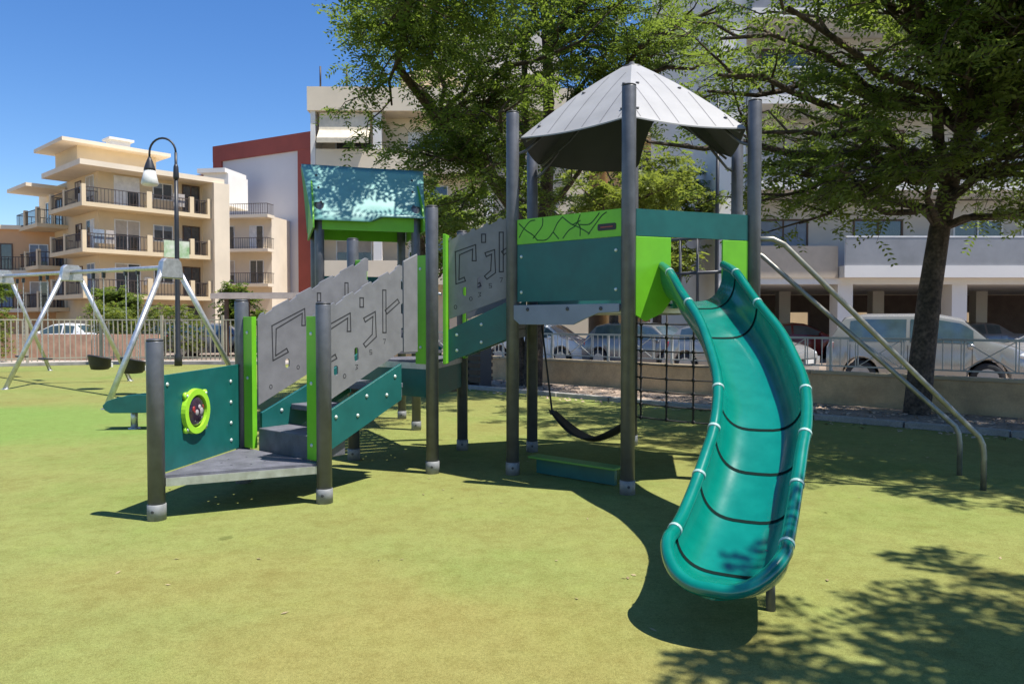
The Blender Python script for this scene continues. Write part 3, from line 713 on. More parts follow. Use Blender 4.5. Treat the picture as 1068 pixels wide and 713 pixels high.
# ------------------------------------------------------------------ cars
def interp(x, xs, ys):
    return float(np.interp(x, xs, ys))
def car(name, label, loc, rz, paint, L=4.2, W=1.74, H=1.5, style='hatch', group='cars parked along the street'):
    """x forward; origin on the road under the middle"""
    t = thing(name, loc, label, 'car', group, rz)
    M = XF[t.name]
    h = L/2
    if style == 'suv':
        tx = [-h, -h+.08, -h+.35, -h+.8, .2, .75, 1.25, h-.35, h-.06, h]; tz = [.95, 1.15, H*.96, H, H, H*.93, 1.12, 1.0, .86, .62]
        bx = [-h, -h+.2, 1.2, h-.3, h]; bz = [.93, 1.02, 1.0, .94, .62]
    elif style == 'sedan':
        tx = [-h, -h+.1, -h+.75, -h+1.3, -.2, .25, 1.0, h-.35, h-.05, h]; tz = [.75, .98, 1.02, H*.97, H, H*.97, .98, .86, .72, .5]
        bx = [-h, -h+.3, 1.0, h-.3, h]; bz = [.75, .95, .90, .83, .5]
    else:
        tx = [-h, -h+.1, -h+.45, -h+.9, .0, .55, 1.15, h-.35, h-.05, h]; tz = [.8, 1.0, H*.94, H, H, H*.95, 1.0, .88, .74, .52]
        bx = [-h, -h+.2, 1.1, h-.3, h]; bz = [.8, .96, .93, .86, .52]
    ax_f = h-.80; ax_r = -h+.75; RW = .33
    def top(x): return interp(x, tx, tz)
    def belt(x): return min(interp(x, bx, bz), top(x))
    def hw(x): return W/2*(1-.13*abs(x/h)**3.5)
    def sill(x):
        z = .20
        for a in (ax_f, ax_r):
            q = (RW+.06)**2-(x-a)**2
            if q > 0: z = max(z, .32+math.sqrt(q))
        return z
    def P(x, s):
        w_ = hw(x); zb = sill(x); bl = max(belt(x), zb+.08); tt = max(top(x), bl)
        q = [(w_*.93, zb), (w_*.985, max(.45, zb+.02)), (w_, max(.62, zb+.04)), (w_*.95, bl), (w_*.95-.40*(tt-bl)-.01, bl+(tt-bl)*.94), (w_*.80-.42*(tt-bl), tt), (0, tt+.03)][s]
        return q
    N = 54; xs = [-h + L*i/N for i in range(N+1)]; b = MB(); vs = []; fs = []
    for x in xs:
        q = [P(x, s) for s in range(7)]
        row = [(x, y, z) for y, z in q] + [(x, -y, z) for y, z in q[:-1][::-1]]
        vs += [M @ Vector(r_) for r_ in row]
    K = 13
    for i in range(N):
        for j in range(K-1): fs.append((i*K+j, i*K+j+1, (i+1)*K+j+1, (i+1)*K+j))
        fs.append((i*K+K-1, i*K, (i+1)*K, (i+1)*K+K-1))
    fs.append(tuple(range(K))); fs.append(tuple(N*K+j for j in range(K))[::-1])
    b.add(vs, fs, 0, True)
    body = b.build('body', paint, t)
    mo = body.modifiers.new('es', 'EDGE_SPLIT'); mo.split_angle = R(38)
    def pane(x0, x1, sg, lo=.12, hi=.90):
        b = MB(); vs = []; fs = []; n = 10
        for i in range(n+1):
            x = x0+(x1-x0)*i/n; (y3, z3), (y4, z4) = P(x, 3), P(x, 4)
            for k in (lo, hi):
                vs.append(M @ Vector((x, sg*(y3+(y4-y3)*k+.008), z3+(z4-z3)*k+.003)))
        for i in range(n): fs.append((2*i, 2*i+1, 2*i+3, 2*i+2))
        b.add(vs, fs, 0, True); b.build('side_window', CGLASS, t, recalc=False)
    g0 = -h+.5 if style != 'sedan' else -h+1.25; g1 = {'suv': .95, 'sedan': .75, 'hatch': .85}[style]
    for sg in (-1, 1):
        pane(g0, -.35, sg); pane(-.27, g1, sg)
    def screen(x0, x1, nm):
        b = MB(); vs = []; fs = []; n = 6
        for i in range(n+1):
            x = x0+(x1-x0)*i/n; y, z = P(x, 5)
            for k in (-1.02, -.5, 0, .5, 1.02): vs.append(M @ Vector((x, y*k, z+.008+.03*(1-abs(k))*1.0)))
        for i in range(n):
            for k in range(4): fs.append((5*i+k, 5*i+k+1, 5*i+k+6, 5*i+k+5))
        b.add(vs, fs, 0, True); b.build(nm, CGLASS, t, recalc=False)
    screen({'suv': .80, 'sedan': .32, 'hatch': .62}[style], {'suv': 1.22, 'sedan': .96, 'hatch': 1.12}[style], 'windscreen')
    screen(-h+.10, {'suv': -h+.34, 'sedan': -h+1.2, 'hatch': -h+.43}[style] if style != 'sedan' else -h+1.2, 'rear_window')
    TY = BLACK; RIM = mat('wheel_rim', (.42, .42, .43), .35, metal=.6)
    for x in (ax_f, ax_r):
        for sg in (-1, 1):
            c = M @ Vector((x, sg*(W/2-.22), .32)); ax = (M.to_3x3() @ Vector((0, sg, 0)))
            b = MB(); b.lathe(c, [(.20,0), (RW-.03,0), (RW,.04), (RW,.17), (RW-.03,.205), (.205,.205)], 22, axis=ax); wv = b.build('wheel', TY, t)
            b = MB(); b.lathe(c, [(.0,.16), (.06,.20), (.20,.185), (.208,.21)], 16, axis=ax); b.build('rim', RIM, wv)
    for xg in (-.31, g1-.02, g0+.02):
        for sg in (-1, 1):
            b = MB(); vs = []
            for x in (xg-.007, xg+.007):
                for k in (1, 2, 3):
                    y, z = P(x, k); vs.append(M @ Vector((x, sg*(y+.003), max(z, .40) if k == 1 else z)))
            b.add(vs, [(0,1,4,3), (1,2,5,4)]); b.build('door_gap', BLACK, t, recalc=False)
    HL = mat('headlight', (.7, .72, .74), .1, coat=1.); TLm = mat('tail_light', (.35, .02, .02), .15, coat=1.)
    zc = .70 if style != 'suv' else .80
    for sg in (-1, 1):
        b = MB(); b.ball(M @ Vector((h-.20, sg*(hw(h-.25)-.17), zc)), .16, sq=(1.0, 1.0, .55), n=12); b.build('headlight', HL, t)
        b = MB(); b.ball(M @ Vector((-h+.12, sg*(hw(-h+.1)-.10), zc+.12)), .11, sq=(.8, .8, 1.5), n=10); b.build('tail_light', TLm, t)
        b = MB(); b.ball(M @ Vector((g1-.05, sg*(hw(g1)+.06), 1.0)), .10, sq=(.7, .9, .7), n=10); b.build('mirror', paint, t)
    b = MB(); q = [M @ Vector((h-.005, y, z)) for y, z in ((-.45,.42), (.45,.42), (.48,.58), (-.48,.58))]; q2 = [x + (M.to_3x3() @ Vector((.02,0,0))) for x in q]
    b.hexa(q+q2); b.build('grille', BLACK, t)
    b = MB(); q = [M @ Vector((h+.016, y, z)) for y, z in ((-.26,.44), (.26,.44), (.26,.55), (-.26,.55))]; q2 = [x + (M.to_3x3() @ Vector((.012,0,0))) for x in q]
    b.hexa(q+q2); b.build('number_plate', FRAMEW, t)
    return t
def paint(name, c, metal=.35): return mat(name, c, .25, metal=metal, var=.05, coat=.7)
SILV = paint('silver_paint', (.36, .36, .35)); WHT = paint('white_paint', (.72, .73, .74), 0); DGR = paint('grey_paint', (.19, .20, .22)); REDC = paint('maroon_paint', (.16, .012, .012), .2)
rd = math.atan2(-.68, .73)
car('parked_car', 'silver people carrier parked behind the wall beside the large right tree', (9.6, 17.4, -.1), rd+.22, SILV, L=4.05, H=1.70, style='suv')
car('parked_car', 'white hatchback seen under the tower behind the railing', (1.05, 26.4, -.1), rd+.2, WHT, L=4.0, H=1.5)
car('parked_car', 'dark grey hatchback with a blue windscreen seen left of the climbing net', (4.3, 23.7, -.1), rd, DGR, L=4.1, H=1.5)
car('parked_car', 'silver hatchback behind the climbing net', (6.35, 20.9, -.1), rd, SILV, L=3.9, H=1.46)
car('parked_car', 'grey saloon at the right edge beyond the silver people carrier', (15.3, 20.6, -.1), math.pi+.2, SILV, L=4.3, H=1.46, style='sedan')
car('parked_car', 'maroon car parked in the shade among the building columns', (11.6, 30.4, -.05), -.2, REDC, L=4.1, H=1.42, style='sedan', group='cars parked under the building')
car('parked_car', 'dark car in the shaded parking behind the right column', (19.2, 31.5, -.05), math.pi, DGR, L=4.3, H=1.45, style='sedan', group='cars parked under the building')
car('parked_car', 'dark grey car parked beyond the picket fence right of the lamp post', (-12.9, 32.8, -.1), .1, DGR, L=4.0, H=1.45)
car('parked_car', 'white car beyond the picket fence at the far left', (-21.8, 36.5, -.1), math.pi, WHT, L=4.2, H=1.45, style='sedan')
car('parked_car', 'dark car in front of the cream apartment block', (-17.4, 39.0, -.1), math.pi, DGR, L=4.4, H=1.5, style='suv')

# ------------------------------------------------------------------ PLAY STRUCTURE
PS = thing('play_structure', (0, 7.5, 0), 'green and grey climbing structure with stairs, hexagonal roofed tower, teal roofed hut and curved slide', 'playground equipment')
P1 = Vector((-2.60,5.44,0)); P2 = Vector((-1.50,5.95,0)); P3 = Vector((-2.42,6.70,0))
P4 = Vector((-.76,7.12,0)); P6 = Vector((-1.66,7.82,0)); P5 = Vector((-.56,8.42,0))
HC = Vector((1.19,7.5,0)); HR = 1.26
hexp = [HC + Vector((math.cos(R(a)), math.sin(R(a)), 0))*HR for a in (200, 260, 320, 20, 80, 140)]
PA, PB, PD, PE, PFp, PC = hexp
PR = .060
def post(p, z0, z1, r_=PR, foot=True, label=None):
    b = MB(); b.lathe((p.x,p.y,0), [(r_,z0+.11 if foot else z0), (r_,z1-.012), (r_-.004,z1-.004)], 24)
    b.lathe((p.x,p.y,0), [(r_*.985,z1-.003), (r_*.985,z1+.006), (r_*.7,z1+.014), (0,z1+.016)], 24, mi=1)
    o = b.build('post', [POST, CAP], PS)
    if foot:
        b = MB(); b.lathe((p.x,p.y,0), [(r_+.006,z0), (r_+.006,z0+.115), (r_+.001,z0+.118)], 24)
        b.tube([(p.x, p.y-r_-.012, z0+.07), (p.x, p.y-r_+.01, z0+.07)], .012, 8, mi=1); b.build('footing', [mat('footing_zinc', (.24, .245, .25), .6, metal=.2, var=.2, scale=14), CAP], o)
    return o
post(P1, 0, 1.31); post(P2, 0, 1.59); post(P3, 0, 1.63)
post(P4, 0, 2.53); post(P6, 0, 2.30); post(P5, 0, 2.45)
for p in hexp: post(p, 0, 3.40)

def seg(a, c, s0, s1): d = (c-a).normalized(); return a+d*s0, a+d*s1
def quad_board(a, c, z, t, m, nm, parent=PS, bolts=(), holes=(), off=0, label=None, bev=.006):
    """a,c ground points; z = [(z0,z1) at a, (z0,z1) at c]"""
    L_ = (c-a).length; ux = (c-a).normalized()
    b = MB(); nz = ux.cross(Vector((0,0,1)))
    b.prism([(0,z[0][0]), (L_,z[1][0]), (L_,z[1][1]), (0,z[0][1])], a+nz*off, ux, Vector((0,0,1)), t, holes=holes)
    if bolts:
        for (s_, zz) in bolts:
            q = a + ux*s_ + Vector((0,0,zz)) + nz*(off+t/2); b.lathe(q, [(.016,0), (.016,.004), (.010,.010), (0,.011)], 10, axis=nz, mi=1)
            q = a + ux*s_ + Vector((0,0,zz)) + nz*(off-t/2); b.lathe(q, [(.016,0), (.016,.004), (.010,.010), (0,.011)], 10, axis=-nz, mi=1)
    o = b.build(nm, [m, BOLT], parent, bevel=bev)
    if label: o['label'] = label
    return o
# teal board with the porthole
a, c = seg(P1, P3, .07, 1.20)
pb = quad_board(a, c, [(.33,1.05), (.33,1.07)], .02, TEAL, 'side_panel', bolts=[(.98,.93), (.98,.75), (.98,.57), (.98,.42), (.06,.98)], label='teal panel with a lime green porthole ring')
ux = (P3-P1).normalized(); nz = ux.cross(Vector((0,0,1)))       # faces +x, towards the stairs
rc = P1 + ux*.48 + Vector((0,0,.74)) + nz*.012
def ring(b, c, ax1, ax2, ro, ri, t, nzv, mi=0, n=36):
    vs = []
    for k in range(n):
        a_ = 2*math.pi*k/n; d = ax1*math.cos(a_)+ax2*math.sin(a_)
        vs += [c+d*ro, c+d*ro*.985+nzv*t, c+d*(ri*1.04)+nzv*t, c+d*ri]
    fs = [];
    for k in range(n):
        k2 = (k+1) % n
        for j in range(3): fs.append((k*4+j, k*4+j+1, k2*4+j+1, k2*4+j))
        fs.append((k*4+3, k*4, k2*4, k2*4+3))
    b.add(vs, fs, mi, False)
UZ = Vector((0,0,1))
b = MB(); ring(b, rc, ux, UZ, .180, .125, .035, nz)
for q in (45, 135, 225, 315):
    d = ux*math.cos(R(q))+UZ*math.sin(R(q)); b.lathe(rc+d*.185, [(.030,0), (.030,.022), (.012,.024)], 14, axis=nz)
RB = b
b = MB(); b.lathe(rc, [(.126,.004), (.115,.022), (.08,.040), (.04,.050), (0,.053)], 28, axis=nz)
b.build('porthole_bubble', DARKP, pb)
b = RB
for q in (45, 135, 225, 315):
    d = ux*math.cos(R(q))+UZ*math.sin(R(q)); b.lathe(rc+d*.185+nz*.024, [(.013,0), (.013,.006), (0,.008)], 10, axis=nz, mi=1)
b.build('porthole_ring', [LIMEP, BOLT], pb)
# the small reddish and pale picture behind the bubble
b = MB(); rnp = random.Random(2)
for k, (dx, dz, rr_, mi) in enumerate(((-.055,.02,.022,0), (.05,.025,.020,0), (-.03,-.005,.020,1), (.02,.0,.024,1), (.0,.03,.018,1), (.03,-.045,.018,1), (-.035,-.06,.016,1), (.0,-.08,.018,1), (-.05,.0,.014,0))):
    q = rc + ux*dx + UZ*dz + nz*(.050-.8*(dx*dx+dz*dz)/.126*.5*1.0 - .002); rr_ *= 1.45; b.lathe(q, [(rr_,0), (rr_*.8,.005), (0,.008)], 9, axis=nz, mi=mi)
b.build('porthole_picture', [mat('picture_red', (.30, .03, .03), .4), mat('picture_pale', (.38, .34, .36), .4)], pb)

# platforms
def platform(pts, z, nm='platform', inset=-.0, holes=True):
    cx = sum((p for p in pts), Vector((0,0,0)))/len(pts)
    q = [(p.x+(cx.x-p.x)*inset, p.y+(cx.y-p.y)*inset) for p in pts]
    hl = []
    if holes:
        for k in range(7):
            for r_, t0 in ((.36, 0),):
                a_ = 2*math.pi*k/7+t0; x = cx.x+math.cos(a_)*.17; y = cx.y+math.sin(a_)*.17
                hl.append([(x+.012*math.cos(2*math.pi*j/6), y+.012*math.sin(2*math.pi*j/6)) for j in range(6)])
    b = MB(); b.prism(q, (0,0,z-.018), (1,0,0), (0,1,0), .018, holes=hl, centre=False); o = b.build(nm, DECK, PS)
    b = MB(); k = len(q)
    for i in range(k):
        a = Vector((*q[i], z-.05)); c = Vector((*q[(i+1) % k], z-.05)); a2 = a+(c-a).normalized()*.05; c2 = c-(c-a).normalized()*.05; b.bar(a2, c2, .04, .06)
    b.bar(Vector((*q[0], z-.06)), (Vector((*q[1], z-.06))+Vector((*q[-1], z-.06)))/2, .04, .05)
    b.build('edge_beam', STEEL, o)
    return o
platform([P1, P2, P3], .32, inset=.02); platform([P4, P5, P6], 1.07, inset=.02); platform(hexp, 1.60, inset=.03)

# maze engraved grey stair panels ------------------------------------------------
def grooves(b, a, ux, nzv, t, lines, w_=.011, gmi=1):
    for pl in lines:
        for sg in (1, -1):
            for i in range(len(pl)-1):
                p = [a + ux*x + UZ*y + nzv*(sg*(t/2+.0008)) for x, y in (pl[i], pl[i+1])]
                d = (p[1]-p[0]).normalized(); s_ = d.cross(nzv).normalized()*w_/2
                e0 = p[0]-d*w_*.5; e1 = p[1]+d*w_*.5
                b.add([e0-s_, e1-s_, e1+s_, e0+s_], [(0,1,2,3)], gmi)
def stair_panel(a, ux, L_, zb, zt, slope, label=None, mirror=False, holes_at=((.24,.27,.085), (.46,.30,.12)), seed=0):
    """parallelogram: bottom zb+slope*s, top zt+slope*s, notched rim"""
    T = .018; nzv = ux.cross(UZ)
    out = [(0, zb), (L_, zb+slope*L_)]
    # right edge with notches
    x = L_; z0 = zb+slope*L_; z1 = zt+slope*L_
    for q in (.2, .48, .76):
        zz = z0+(z1-z0)*q; out += [(x, zz-.05), (x-.018, zz-.04), (x-.018, zz+.04), (x, zz+.05)]
    out.append((L_, z1-.02)); out.append((L_-.03, z1-.012))
    n = 5
    for k in range(n):                                        # notches along the top edge
        s1 = L_ - (k+.35)*L_/n; s0 = s1-.10
        out += [(s1, zt+slope*s1), (s1-.012, zt+slope*s1-.022), (s0+.012, zt+slope*s0-.022+.0), (s0, zt+slope*s0)]
    out += [(.03, zt+slope*.03), (0, zt-.04)]
    Hh_ = zt-zb
    def sk(x, y): return (x, zb+slope*x+y)                    # skewed coordinates, y up from the bottom edge
    def skr(cx, cy, w_, h_): return [(px, zb+slope*cx+py) for px, py in rr(cx, cy, w_, h_, min(w_, h_)*.45, 3)]
    hl = [skr(hx*L_, hy*Hh_, .045, hh) for hx, hy, hh in holes_at]
    b = MB(); b.prism(out, a, ux, UZ, T, holes=hl)
    def outline_of(pl, w_):                                    # engraved double line round a polyline
        l_, r_ = [], []
        for i, (x_, y_) in enumerate(pl):
            if i == 0: dx, dy = pl[1][0]-x_, pl[1][1]-y_
            elif i == len(pl)-1: dx, dy = x_-pl[i-1][0], y_-pl[i-1][1]
            else:
                d1 = Vector((x_-pl[i-1][0], y_-pl[i-1][1])).normalized(); d2 = Vector((pl[i+1][0]-x_, pl[i+1][1]-y_)).normalized(); s_ = d1+d2; dx, dy = s_.x, s_.y
            q = math.hypot(dx, dy) or 1; dx /= q; dy /= q; k_ = w_*(1.35 if 0 < i < len(pl)-1 else 1)
            l_.append((x_-dy*k_, y_+dx*k_)); r_.append((x_+dy*k_, y_-dx*k_))
        return l_ + r_[::-1] + [l_[0]]
    W2 = .019
    pat = [
        [sk(.38*L_,.60*Hh_), sk(.38*L_,.77*Hh_), sk(.13*L_,.77*Hh_), sk(.13*L_,.42*Hh_), sk(.24*L_,.42*Hh_)],
        [sk(.55*L_,.62*Hh_), sk(.66*L_,.62*Hh_), sk(.66*L_,.38*Hh_), sk(.55*L_,.34*Hh_)],
        [sk(.78*L_,.34*Hh_), sk(.78*L_,.82*Hh_)],
        [sk(.80*L_,.56*Hh_), sk(.95*L_,.60*Hh_)],
        [sk(.52*L_,.78*Hh_), sk(.52*L_,.88*Hh_)],
    ]
    grooves(b, a, ux, nzv, T, [outline_of(p, W2) for p in pat], .011)
    small = []
    for (qx, qy, kind) in ((.10,.12,0), (.46,.16,1), (.62,.22,2), (.78,.24,3), (.33,.15,0)):
        c_ = sk(qx*L_, qy*Hh_)
        if kind == 0: small.append([(c_[0]+.014*math.cos(2*math.pi*j/8), c_[1]+.018*math.sin(2*math.pi*j/8)) for j in range(9)])
        if kind == 1: small.append([(c_[0]-.012, c_[1]+.02), (c_[0]+.012, c_[1]+.02), (c_[0]-.0, c_[1]), (c_[0]+.012, c_[1]-.01), (c_[0]-.012, c_[1]-.02)])
        if kind == 2: small.append([(c_[0]+.012, c_[1]+.02), (c_[0]-.012, c_[1]+.02), (c_[0]-.012, c_[1]), (c_[0]+.012, c_[1]), (c_[0]+.012, c_[1]-.018), (c_[0]-.012, c_[1]-.018)])
        if kind == 3: small.append([(c_[0]-.014, c_[1]+.02), (c_[0]+.012, c_[1]+.02), (c_[0]-.004, c_[1]-.02)])
    grooves(b, a, ux, nzv, T, small, .006)
    o = b.build('stair_panel', [HPL, GROOVE], PS)
    if label: o['label'] = label
    return o
e = (P3-P2).normalized(); u1 = Vector((-e.y, e.x, 0));
if u1.y < 0: u1 = -u1
u1 = Vector((.632, .775, 0)).normalized()
N0 = P2 + e*.20; F0 = P3 - e*.20
stair_panel(N0+u1*.03, u1, .99, .71, 1.50, .48, 'near grey maze engraved panel of the lower stairs')
stair_panel(F0+u1*.03, u1, 1.25, .71, 1.50, .48, 'far grey maze engraved panel of the lower stairs')
# short shaded panel and green boards at the middle landing
quad_board(N0+u1*1.035, N0+u1*1.21, [(1.16,2.00), (1.16,2.08)], .018, HPL, 'side_panel')
def stringer(a, ux, s0, s1, zb0, zt0, slope, bolts):
    c0 = a+ux*s0; c1 = a+ux*s1; L_ = s1-s0
    return quad_board(c0, c1, [(zb0, zt0), (zb0+slope*L_, zt0+slope*L_)], .03, TEAL, 'stringer', bolts=bolts)
bl = []
for k in range(3):
    bl += [(.10+.33*k, .44+.46*(.33*k+.1)), (.20+.33*k, .60+.46*(.33*k+.1))]
stringer(N0, u1, .06, 1.0, .31, .64, .45, [x for x in bl if x[0] < .92])
stringer(F0, u1, .06, 1.15, .31, .64, .45, [x for x in bl if x[0] < .92])
# treads
def treads(a0, a1, ux, z0, z1, n, s0, s1, solid_first=True):
    for k in range(n):
        s_ = s0+(s1-s0)*k/n; z = z0+(z1-z0)*(k+1)/(n+1); dp = (s1-s0)/n+.03
        w_ = (a1-a0).normalized(); W_ = (a1-a0).length
        F = Fr(a0+w_*.02, w_); F.n = ux
        b = MB(); zb = z-.05 if not (k == 0 and solid_first) else z0-.02
        b.box(F, 0, W_-.04, s_+.0, s_+dp, zb, z); b.box(F, .01, W_-.05, s_+dp-.02, s_+dp-.001, z-.14, z-.051) if k else None
        b.build('step', DECK, PS, bevel=.008)
treads(N0, F0, u1, .325, 1.07, 3, .02, 1.02)
# lime boards beside the posts
quad_board(P2+e*.062, P2+e*.195, [(.33,1.49), (.33,1.49)], .045, LIME, 'lime_board', bolts=[(.07,1.35), (.07,.95), (.07,.45)])
quad_board(P3-e*.195, P3-e*.062, [(.33,1.49), (.33,1.49)], .045, LIME, 'lime_board', bolts=[(.07,1.35), (.07,.95)])
e4 = (P6-P4).normalized()
quad_board(P4+e4*.062, P4+e4*.20, [(1.04,2.08), (1.04,2.08)], .045, LIME, 'lime_board', bolts=[(.07,1.95), (.07,1.2)])
quad_board(P6-e4*.20, P6-e4*.062, [(1.04,2.08), (1.04,2.08)], .045, LIME, 'lime_board')
v2 = Vector((.985, -.174, 0)); f2 = Vector((.174, .985, 0))
SA = P4 + v2*.11 + f2*.14; SB = P5 + v2*.06 - f2*.14
quad_board(SA-f2*.10+v2*.0, SA+f2*.03, [(1.04,2.28), (1.04,2.28)], .03, LIME, 'lime_board')
quad_board(SB-f2*.03, SB+f2*.10, [(1.04,2.28), (1.04,2.28)], .03, LIME, 'lime_board')
stair_panel(SA+v2*.02, v2, .66, 1.47, 2.25, .36, 'grey maze engraved panel of the upper stairs')
stair_panel(SB+v2*.02, v2, .68, 1.47, 2.25, .36, 'far grey maze engraved panel of the upper stairs')
quad_board(SA+v2*.0, SA+v2*.69, [(1.05,1.36), (1.32,1.68)], .03, TEAL, 'stringer', bolts=[(.10,1.17), (.10,1.32), (.34,1.25), (.34,1.42), (.60,1.38), (.60,1.55)])
quad_board(SB+v2*.0, SB+v2*.69, [(1.05,1.36), (1.32,1.68)], .03, TEAL, 'stringer')
treads(SA, SB, v2, 1.07, 1.60, 2, .02, .66, solid_first=False)
# skirts below the middle landing
sk_a, sk_c = seg(P4, P6, .07, 1.06)
quad_board(*seg(P4, P5, .07, 1.22), [(.72,1.01), (.72,1.01)], .02, TEAL, 'skirt_panel')
quad_board(*seg(P6, P5, .07, 1.16), [(.68,1.0), (.68,1.0)], .02, TEAL, 'skirt_panel')
quad_board(sk_a, sk_c, [(.72,.99), (.72,.99)], .02, TEAL, 'skirt_panel')

# ---- tower panels
def sidepts(a, c, s0, s1): return seg(a, c, s0, s1)
LAB = (PB-PA).length
a, c = seg(PA, PB, .065, LAB-.065); W_ = (c-a).length; ux = (c-a).normalized(); nzv = ux.cross(UZ)
GPB = b = MB(); b.prism([(0,2.165), (W_,2.165), (W_,2.395), (0,2.395)], a, ux, UZ, .02)
gpl = 'lime strip with dark tangled grass lines and a small dark name plate'
def vine(pts, w_=.013):
    # smooth polyline
    out = []
    for i in range(len(pts)-1):
        p0 = pts[max(0,i-1)]; p1 = pts[i]; p2 = pts[i+1]; p3 = pts[min(len(pts)-1,i+2)]
        for k in range(5):
            t = k/5
            out.append(tuple(.5*((2*p1[j])+(-p0[j]+p2[j])*t+(2*p0[j]-5*p1[j]+4*p2[j]-p3[j])*t*t+(-p0[j]+3*p1[j]-3*p2[j]+p3[j])*t**3) for j in (0,1)))
    out.append(pts[-1]); return out
def gx(x, y): return ((x-60)/920*W_, 2.165+(370-y)/240*.23)
vl = [[(80,170),(140,235),(210,290),(255,345)], [(80,300),(120,230),(180,160),(230,150)], [(305,140),(300,210),(250,280),(215,320)], [(260,345),(340,345),(400,280),(440,200),(485,150)],
      [(485,150),(560,220),(630,260),(720,325)], [(400,280),(450,345)], [(490,345),(540,280),(600,240),(640,150)], [(640,150),(620,210),(640,260),(640,335)], [(640,235),(720,240),(780,180),(800,150)], [(710,330),(760,260),(820,180),(860,150)], [(575,230),(640,200)]]
b = GPB; grooves(b, a, ux, nzv, .02, [vine([gx(*q) for q in l_]) for l_ in vl], .011); gp = b.build('top_panel', [LIME, mat('pattern_green', (.02, .11, .012), .5)], PS); gp['label'] = gpl
p0 = gx(790, 310); p1 = gx(940, 250)
b = MB(); b.prism(rr((p0[0]+p1[0])/2, (p0[1]+p1[1])/2, p1[0]-p0[0], p1[1]-p0[1], .014), a+nzv*.0125, ux, UZ, .005); npl = b.build('name_plate', mat('plate_black', (.012, .008, .008), .35), gp)
b = MB(); b.prism(rr((p0[0]+p1[0])/2, (p0[1]+p1[1])/2, (p1[0]-p0[0])*.68, .009, .004), a+nzv*.0165, ux, UZ, .003); b.build('plate_mark', mat('plate_red', (.30, .05, .03), .4), gp)
quad_board(a, c, [(1.63,2.162), (1.63,2.162)], .02, TEAL, 'side_panel', bolts=[(.05,2.05), (.05,1.72), (W_-.05,2.05), (W_-.05,1.72)])
b = MB(); b.prism([(-.02,1.60), (-.02,1.47), (.05,1.42), (.66,1.42), (.78,1.47), (.92,1.52), (W_,1.53), (W_,1.60)][::-1], a+nzv*.03, ux, UZ, .02); 
for x in (.15, .60, .95): b.lathe(a+nzv*.04+ux*x+UZ*1.56, [(.018,0), (.018,.006), (0,.010)], 10, axis=nzv, mi=1)
b.build('skirt_panel', [SKIRT, CAP], PS, bevel=.004)
# BD: teal header, lime cheeks and opening
LBD = (PD-PB).length
a, c = seg(PB, PD, .065, LBD-.065); W_ = (c-a).length; ux = (c-a).normalized(); nzv = ux.cross(UZ)
b = MB(); b.prism([(0,2.165), (W_,2.165), (W_,2.39), (0,2.39)], a, ux, UZ, .02); b.build('top_panel', TEAL, PS, bevel=.005)
b = MB(); b.prism([(0,1.50), (.10,1.45), (.26,1.52), (.34,1.62), (.34,2.162), (0,2.162)], a, ux, UZ, .02); b.build('lime_board', LIME, PS, bevel=.005)
b = MB(); b.prism([(W_-.27,1.62), (W_-.18,1.54), (W_,1.50), (W_,2.162), (W_-.27,2.162)], a, ux, UZ, .02); b.build('lime_board', LIME, PS, bevel=.005)
# F-C: teal back wall; D-E open to the sliding bars; E-F net
quad_board(*seg(PFp, PC, .065, LBD-.065), [(1.63,2.39), (1.63,2.39)], .02, TEAL, 'side_panel')
b = MB(); q0, q1 = seg(PE, PFp, .05, LBD-.05)
b.tube([q0+UZ*1.98, q1+UZ*1.98], .018, 8); b.tube([q0+UZ*2.36, q1+UZ*2.36], .018, 8)
for k in (.34, .52): q = q0.lerp(q1, k); b.tube([q+UZ*1.6, q+UZ*2.36], .016, 8)
b.build('guard_rail', POST, PS)
b = MB(); q0, q1 = seg(PD, PE, .05, LBD-.05)
b.tube([q0+UZ*2.36, q1+UZ*2.36], .02, 8); b.build('guard_rail', POST, PS)

